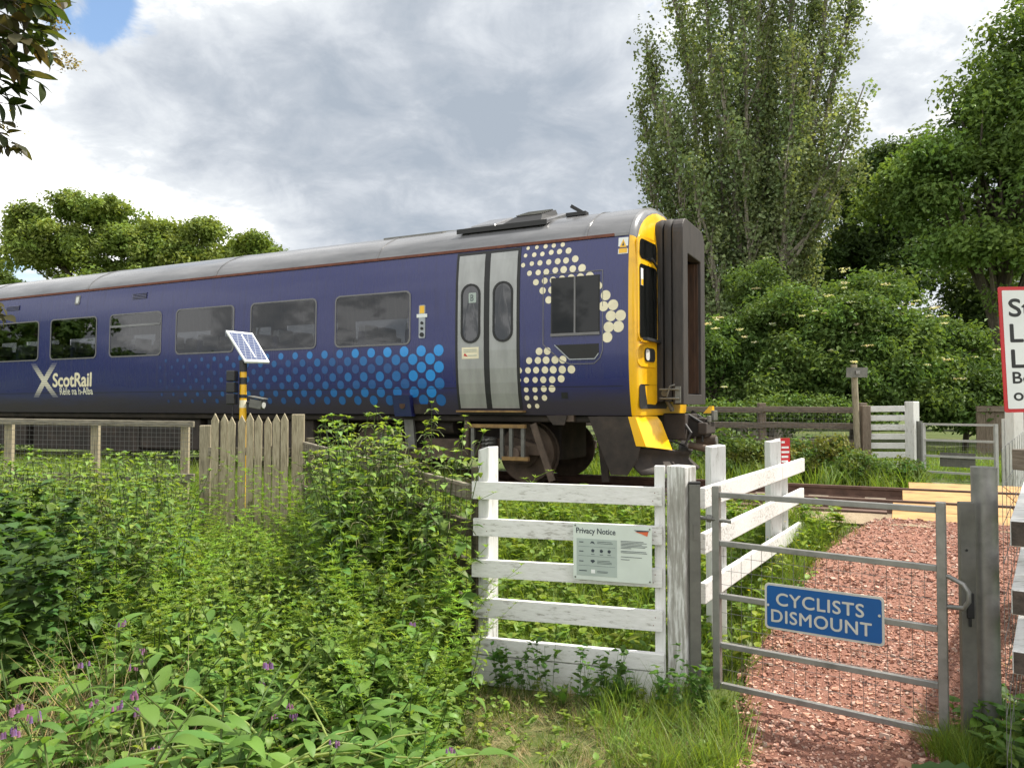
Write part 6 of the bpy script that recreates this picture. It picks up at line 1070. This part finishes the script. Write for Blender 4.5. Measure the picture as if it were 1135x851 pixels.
def build_trees():
    b = at(1110, 452, 26); tree('sycamore_tree', 'big broad leaved tree rising at the right edge above the sign', 'tree', (b.x, b.y, 0.1), (b.x, b.y, 9), [lobe_at(1150, 90, 26, 2.6, 2.6, 2.6), lobe_at(1105, 130, 26, 1.8, 2, 1.7), lobe_at(1085, 190, 25.5, 2.4, 2.4, 1.8), lobe_at(1040, 190, 26, 1.6, 2, 1.6), lobe_at(1150, 230, 25, 2.8, 2.6, 2.3), lobe_at(1190, 30, 26, 2.4, 2.4, 2.2), lobe_at(1010, 225, 26.5, 1.5, 1.8, 1.5), lobe_at(1215, 150, 26, 3.0, 3, 3.4), lobe_at(1100, 290, 25, 2.6, 2.4, 2.0)], 420, 150, 0.62, 0.19, GR1, 0.35, nt=40, cl_var=.3)
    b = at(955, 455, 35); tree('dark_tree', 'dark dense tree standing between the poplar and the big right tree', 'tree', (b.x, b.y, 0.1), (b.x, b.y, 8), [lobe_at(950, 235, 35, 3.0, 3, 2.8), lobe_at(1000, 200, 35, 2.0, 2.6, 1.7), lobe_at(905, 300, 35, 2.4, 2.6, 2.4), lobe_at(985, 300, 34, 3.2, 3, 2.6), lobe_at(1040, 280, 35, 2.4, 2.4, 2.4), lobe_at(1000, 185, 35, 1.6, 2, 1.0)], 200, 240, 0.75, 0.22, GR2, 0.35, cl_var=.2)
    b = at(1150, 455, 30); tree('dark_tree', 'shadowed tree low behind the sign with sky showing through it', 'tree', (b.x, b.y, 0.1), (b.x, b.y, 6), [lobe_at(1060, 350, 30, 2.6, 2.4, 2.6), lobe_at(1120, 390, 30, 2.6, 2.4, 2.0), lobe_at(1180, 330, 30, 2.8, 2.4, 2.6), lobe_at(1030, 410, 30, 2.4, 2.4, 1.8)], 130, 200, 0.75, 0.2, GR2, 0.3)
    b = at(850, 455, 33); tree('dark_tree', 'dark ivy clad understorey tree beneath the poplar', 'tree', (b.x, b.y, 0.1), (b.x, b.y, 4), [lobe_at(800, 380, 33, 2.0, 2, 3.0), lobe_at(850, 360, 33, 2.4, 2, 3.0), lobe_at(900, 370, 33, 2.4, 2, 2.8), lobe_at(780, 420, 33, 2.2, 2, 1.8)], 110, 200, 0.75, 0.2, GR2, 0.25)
    # elders with creamy flower heads
    def elder(label, lobes, base, n, per, nfl, col=GRE, zc=1.0):
        t = tree('elder_bush', label, 'bush', base, (base[0], base[1], base[2] + 1.8), lobes, n, per, 0.36, 0.135, col, 0.08, nt=30, cl_var=.25, aspect=.5)
        pts = lobe_points(lobes, nfl * 3, 0.98); c0 = np.mean([l[:3] for l in lobes], 0); k = (pts[:, 1] < c0[1] + 0.4); pts = pts[k][:nfl] + np.array([0, -0.15, 0.05]); V, c, _, m = leaf_cloud(pts, rng.uniform(.06, .12, len(pts)), 26, 0.05, (0.62, 0.61, 0.44), 0.1, 1.6, (1, 1, 0.22), .1); np_mesh('flower_heads', V - np.array(ORG[t.name]), np.arange(4 * m).reshape(-1, 4), np.clip(c, 0, .8), 'treeleaf', t, smooth=False)
    b = at(945, 470, 19); elder('wide elder bush with creamy flower heads behind the far fence', [lobe_at(925, 360, 19, 1.5, 1.4, 1.25), lobe_at(900, 400, 18.6, 1.6, 1.3, 1.1), lobe_at(985, 385, 18.8, 1.5, 1.3, 1.2), lobe_at(945, 425, 18.2, 1.8, 1.2, 0.9), lobe_at(1010, 425, 18.6, 1.3, 1.2, 1.0), lobe_at(870, 350, 19.4, 0.9, 1, 0.9), lobe_at(965, 330, 19.4, 1.0, 1.0, 0.8), lobe_at(1050, 390, 19.4, 1.1, 1, 1.0), lobe_at(880, 440, 18.2, 1.3, 1, 0.75), lobe_at(1000, 450, 18.0, 1.3, 1, 0.6), lobe_at(940, 395, 18.8, 2.2, 1.2, 1.5)], (b.x, b.y, 0.2), 520, 115, 60)
    b = at(795, 470, 19); elder('small elder bush with flowers just right of the train gangway', [lobe_at(795, 405, 19, 0.85, 1, 1.2), lobe_at(765, 420, 19, 0.9, 1, 1.0), lobe_at(812, 380, 19.5, 0.6, .8, .7)], (b.x, b.y, 0.2), 70, 130, 14, (0.085, 0.15, 0.035))
    b = at(1070, 470, 18.5); elder('leafy elder bush behind the far metal gate', [lobe_at(1050, 435, 18.4, 1.1, 1, .8), lobe_at(1095, 430, 18.8, 1.0, 1, .9), lobe_at(1075, 460, 17.8, 1.0, .8, .5), lobe_at(1150, 420, 18.8, 1.2, 1, 1.1)], (b.x, b.y, 0.2), 110, 140, 10, (0.075, 0.135, 0.03))
    b = at(845, 440, 21); elder('loose shrub with pale leaves rising left of the elder', [lobe_at(845, 330, 21, 0.9, .9, 1.3), lobe_at(835, 390, 21, 1.0, .9, 1.2)], (b.x, b.y, 0.2), 70, 110, 4, (0.09, 0.15, 0.04))
    lb = [lobe_at(px, 430 - 18 * math.sin(px * .05), 44, 3.2, 2.5, 2.6) for px in range(700, 1300, 55)]; V, c, _, m = leaf_cloud(lobe_points(lb, 260, sub=5), 0.9, 130, 0.28, GR2, cl_var=.25)
    o = np_mesh('far_woodland', V, np.arange(4 * m).reshape(-1, 4), np.clip(c, 0, .5), 'treeleaf', smooth=False); tag(o, 'dark mass of far off woodland behind the trees on the right', 'woodland', kind='stuff')
    lb = [lobe_at(px, 462, 16.9, 0.9, 0.5, 0.5) for px in (765, 800, 838, 875, 912, 945)]; V, c, _, m = leaf_cloud(lobe_points(lb, 130, sub=4), 0.26, 90, 0.09, (0.11, 0.18, 0.04), cl_var=.3); o = np_mesh('fence_undergrowth', V, np.arange(4 * m).reshape(-1, 4), np.clip(c, 0, .5), 'treeleaf', smooth=False); tag(o, 'mixed green undergrowth growing up behind the brown fence', 'undergrowth', kind='stuff')
    lb = []
    for k in range(26): p = tq(2.0 + 1.25 * k, 14.6 + 0.4 * math.sin(k * 2.1)); lb.append((p.x, p.y, 0.62 + 0.12 * math.sin(k * 1.3), 0.85, 0.5, 0.55))
    V, c, _, m = leaf_cloud(lobe_points(lb, 330, sub=3), 0.28, 70, 0.11, (0.085, 0.14, 0.035), cl_var=.3); o = np_mesh('lineside_scrub', V, np.arange(4 * m).reshape(-1, 4), np.clip(c, 0, .5), 'treeleaf', smooth=False); tag(o, 'low green scrub on the far side of the track seen beneath the train', 'scrub', kind='stuff')
    # brambles along the far side of the rails
    for i, (px, py, d, rx, rz, lab) in enumerate(((915, 505, 13.3, .55, .38, 'low yellowish bramble clump left of the slat panel beyond the rails'), (958, 520, 12.6, .5, .30, 'bramble clump at the foot of the white slat panel'), (875, 512, 13.4, .5, .32, 'bramble clump below the brown fence beyond the red plate'), (995, 524, 12.6, .35, .20, 'small bramble clump at the corner of the yellow deck'), (830, 505, 13.8, .6, .35, 'dull bramble tangle beneath the brown fence near the train'))):
        p = at(px, py, d); t = thing('bramble_bush', lab, 'bush', (p.x, p.y, zgf(p.x, p.y))); c = lobe_points([(p.x, p.y, p.z, rx, .45, rz), (p.x + .3, p.y, p.z - .15, rx * .8, .4, rz * .7), (p.x - .3, p.y, p.z - .2, rx * .8, .4, rz * .7)], 60, .3); mb = MB()
        for q in c[:14]: mb.tube([(p.x, p.y, zgf(p.x, p.y)), ((p.x + q[0]) / 2, (p.y + q[1]) / 2, q[2] + .05), tuple(q)], [0.008, 0.006, 0.003], 4, caps=False)
        mb.build('stem', 'bark', t); crown(t, c, .14, 60, 0.07, (0.14, 0.18, 0.045) if i % 2 == 0 else (0.10, 0.16, 0.04), name='leaves', cvar=.3, yel=.3)
    # left, beyond the train
    b = at(130, 460, 42); tree('sycamore_tree', 'broad round headed tree standing beyond the train at the left', 'tree', (b.x, b.y, 0), (b.x, b.y, 8), [lobe_at(105, 245, 42, 2.2, 2.6, 1.5), lobe_at(65, 270, 42, 2.2, 2.4, 1.8), lobe_at(150, 268, 42, 2.2, 2.4, 1.4), lobe_at(195, 285, 42, 2.0, 2.4, 1.3), lobe_at(228, 258, 42, 0.9, 1.2, 0.7), lobe_at(80, 235, 42, 1.8, 1.8, 1.0), lobe_at(35, 245, 42, 0.9, 1.2, 0.8), lobe_at(130, 318, 42, 4.5, 3, 1.8), lobe_at(115, 280, 42, 3.0, 2.6, 1.7), lobe_at(60, 290, 42, 2.4, 2.4, 1.6), lobe_at(190, 288, 42, 2.8, 2.4, 1.6), lobe_at(235, 295, 42, 2.4, 2, 1.5), lobe_at(40, 290, 42, 2, 2, 1.8), lobe_at(20, 265, 42, 1.0, 1.2, 1.0), lobe_at(172, 258, 42, 1.2, 1.6, 0.8)], 640, 95, 0.5, 0.22, (0.185, 0.25, 0.06), 0.4, cl_var=.3)
    b = at(278, 460, 40); tree('small_tree', 'smaller round tree to the right of the broad tree beyond the train', 'tree', (b.x, b.y, 0), (b.x, b.y, 7), [lobe_at(275, 276, 40, 1.3, 1.3, 0.8), lobe_at(300, 290, 40, .7, 1, .6), lobe_at(268, 310, 40, 1.6, 1.4, 1.4)], 110, 120, .5, .2, (0.15, 0.21, 0.04), .2)
    b = at(-5, 460, 44); tree('small_tree', 'distant tree at the left edge just above the train roof', 'tree', (b.x, b.y, 0), (b.x, b.y, 6), [lobe_at(-10, 315, 44, 1.6, 1.6, 1.6), lobe_at(10, 325, 44, 1, 1.2, .9)], 60, 150, .55, .22, (0.085, 0.14, 0.035), .2)
    for x, y, rr_, h_, lab in ((-27, 14, 3.4, 5.2, 'bushy tree out of frame at the left, mirrored in the far train windows'), (-33, 20, 4.0, 7.0, 'rounded tree out of frame beyond the left fence, mirrored in the train'), (-40, 5, 2.8, 4.0, 'low tree across the ground left of the camera, mirrored in the train'), (-44, -4, 2.2, 1.8, 'small low tree far left behind the camera, mirrored in the train')):
        tree('garden_tree', lab, 'tree', (x, y, 0), (x, y, h_), [(x, y, h_ * .75, rr_, rr_, h_ * .62), (x + rr_ * .6, y + rr_ * .5, h_ * .55, rr_ * .7, rr_ * .7, h_ * .5), (x - rr_ * .2, y - rr_ * .8, h_ * .5, rr_ * .7, rr_ * .7, h_ * .45)], 90, 110, .5, .3, GR1, .2)
    tree('roadside_tree', 'small tree out of frame at the right whose leaves dapple the gate posts', 'tree', (5.5, 3.2, 0), (5.3, 3.2, 3.0), [(4.9, 3.6, 4.0, 1.0, .9, .8), (5.5, 3.0, 4.3, 1.2, 1.1, 1.0), (4.7, 2.7, 3.9, .9, .8, .7)], 80, 110, .35, .12, GR1, .1)
build_trees()
def build_overhang():          # elder at the left whose flowering twigs hang into the view
    base = (-3.6, 2.9, -0.05); t = thing('elder_tree', 'elder tree leaning in from the left with dark hanging leaves and fading flowers', 'tree', base); mb = MB(); P = Plant()
    mb.tube([base, (-3.4, 2.9, 1.2), (-3.15, 3.0, 2.4), (-2.7, 3.1, 3.2), (-2.2, 3.2, 3.55)], [.07, .06, .045, .03, .015], 8, caps=False); mb.tube([(-3.15, 3.0, 2.4), (-2.8, 3.0, 2.75), (-2.35, 3.05, 2.85)], [.03, .02, .008], 6, caps=False); mb.tube([(-3.3, 2.9, 1.8), (-2.7, 2.9, 2.35), (-2.25, 2.95, 2.45)], [.03, .018, .006], 6, caps=False); mb.build('trunk', 'bark', t, smooth=True)
    R = random.Random(9); lf = leaf(0.08, 0.042, 6, lambda t: math.sin(math.pi * (0.05 + 0.93 * t) ** 0.9), .2, .25)
    def spray(px, py, d, n=5, sz=1.0, col=(0.035, 0.055, 0.018)):  # leaf colours set dark to paint in their backlit look against the sky
        p = np.array(at(px, py, d)); q = p + np.array([-R.uniform(.05, .2), R.uniform(-.05, .05), R.uniform(.02, .12)]); P.stem([q, (p + q) / 2, p], .003, .0015, (0.06, 0.05, 0.03)); az0 = math.atan2(p[1] - q[1], p[0] - q[0]) - math.pi / 2
        for k in range(n): az = az0 + (k - (n - 1) / 2) * 0.75 + R.uniform(-.6, .6); b = p + (q - p) * (0.0 if k == n // 2 else 0.25 * abs(k - n // 2)); P.leaf(lf, b, az, R.uniform(-1.3, .5), jit(col, .4, R), sz * R.uniform(.6, 1.15), R.uniform(-.5, .5))
    for i in range(120):
        u = R.random(); px = R.uniform(-40, 72) ; py = R.uniform(-40, 62) if R.random() < .75 else R.uniform(40, 95)
        if px > 30 and py > 70: continue
        spray(px, py, R.uniform(2.75, 3.3), 5, 1.0, (0.05, 0.075, 0.02) if R.random() < .6 else (0.075, 0.06, 0.025))
    for px, py in ((38, 85), (45, 92), (28, 100), (10, 95), (0, 105), (15, 112), (22, 118), (-10, 90), (5, 80)): spray(px, py, 3.0)
    for px, py in ((-12, 150), (0, 155), (8, 148), (15, 158), (22, 162), (-5, 140), (12, 168), (-15, 165), (3, 135), (-8, 345), (2, 340), (-14, 335), (6, 350), (-5, 355)): spray(px, py, 2.9, 5, .9, (0.06, 0.06, 0.025))
    for px, py in ((66, 30), (70, 62), (76, 72), (62, 20), (80, 70), (8, 140)):
        c = np.array(at(px, py, 2.95))
        for k in range(45): e = c + np.array([R.gauss(0, .022), R.gauss(0, .02), R.gauss(0, .016)]); P.leaf(lf_ov, e, R.uniform(0, 6), R.uniform(-.8, .8), jit((0.24, 0.20, 0.10), .3, R), .13)
    g = P.done(); np_mesh('leaves', g[0] - np.array(base), g[1], np.clip(g[2], .003, .6), 'leaf', t)
build_overhang()
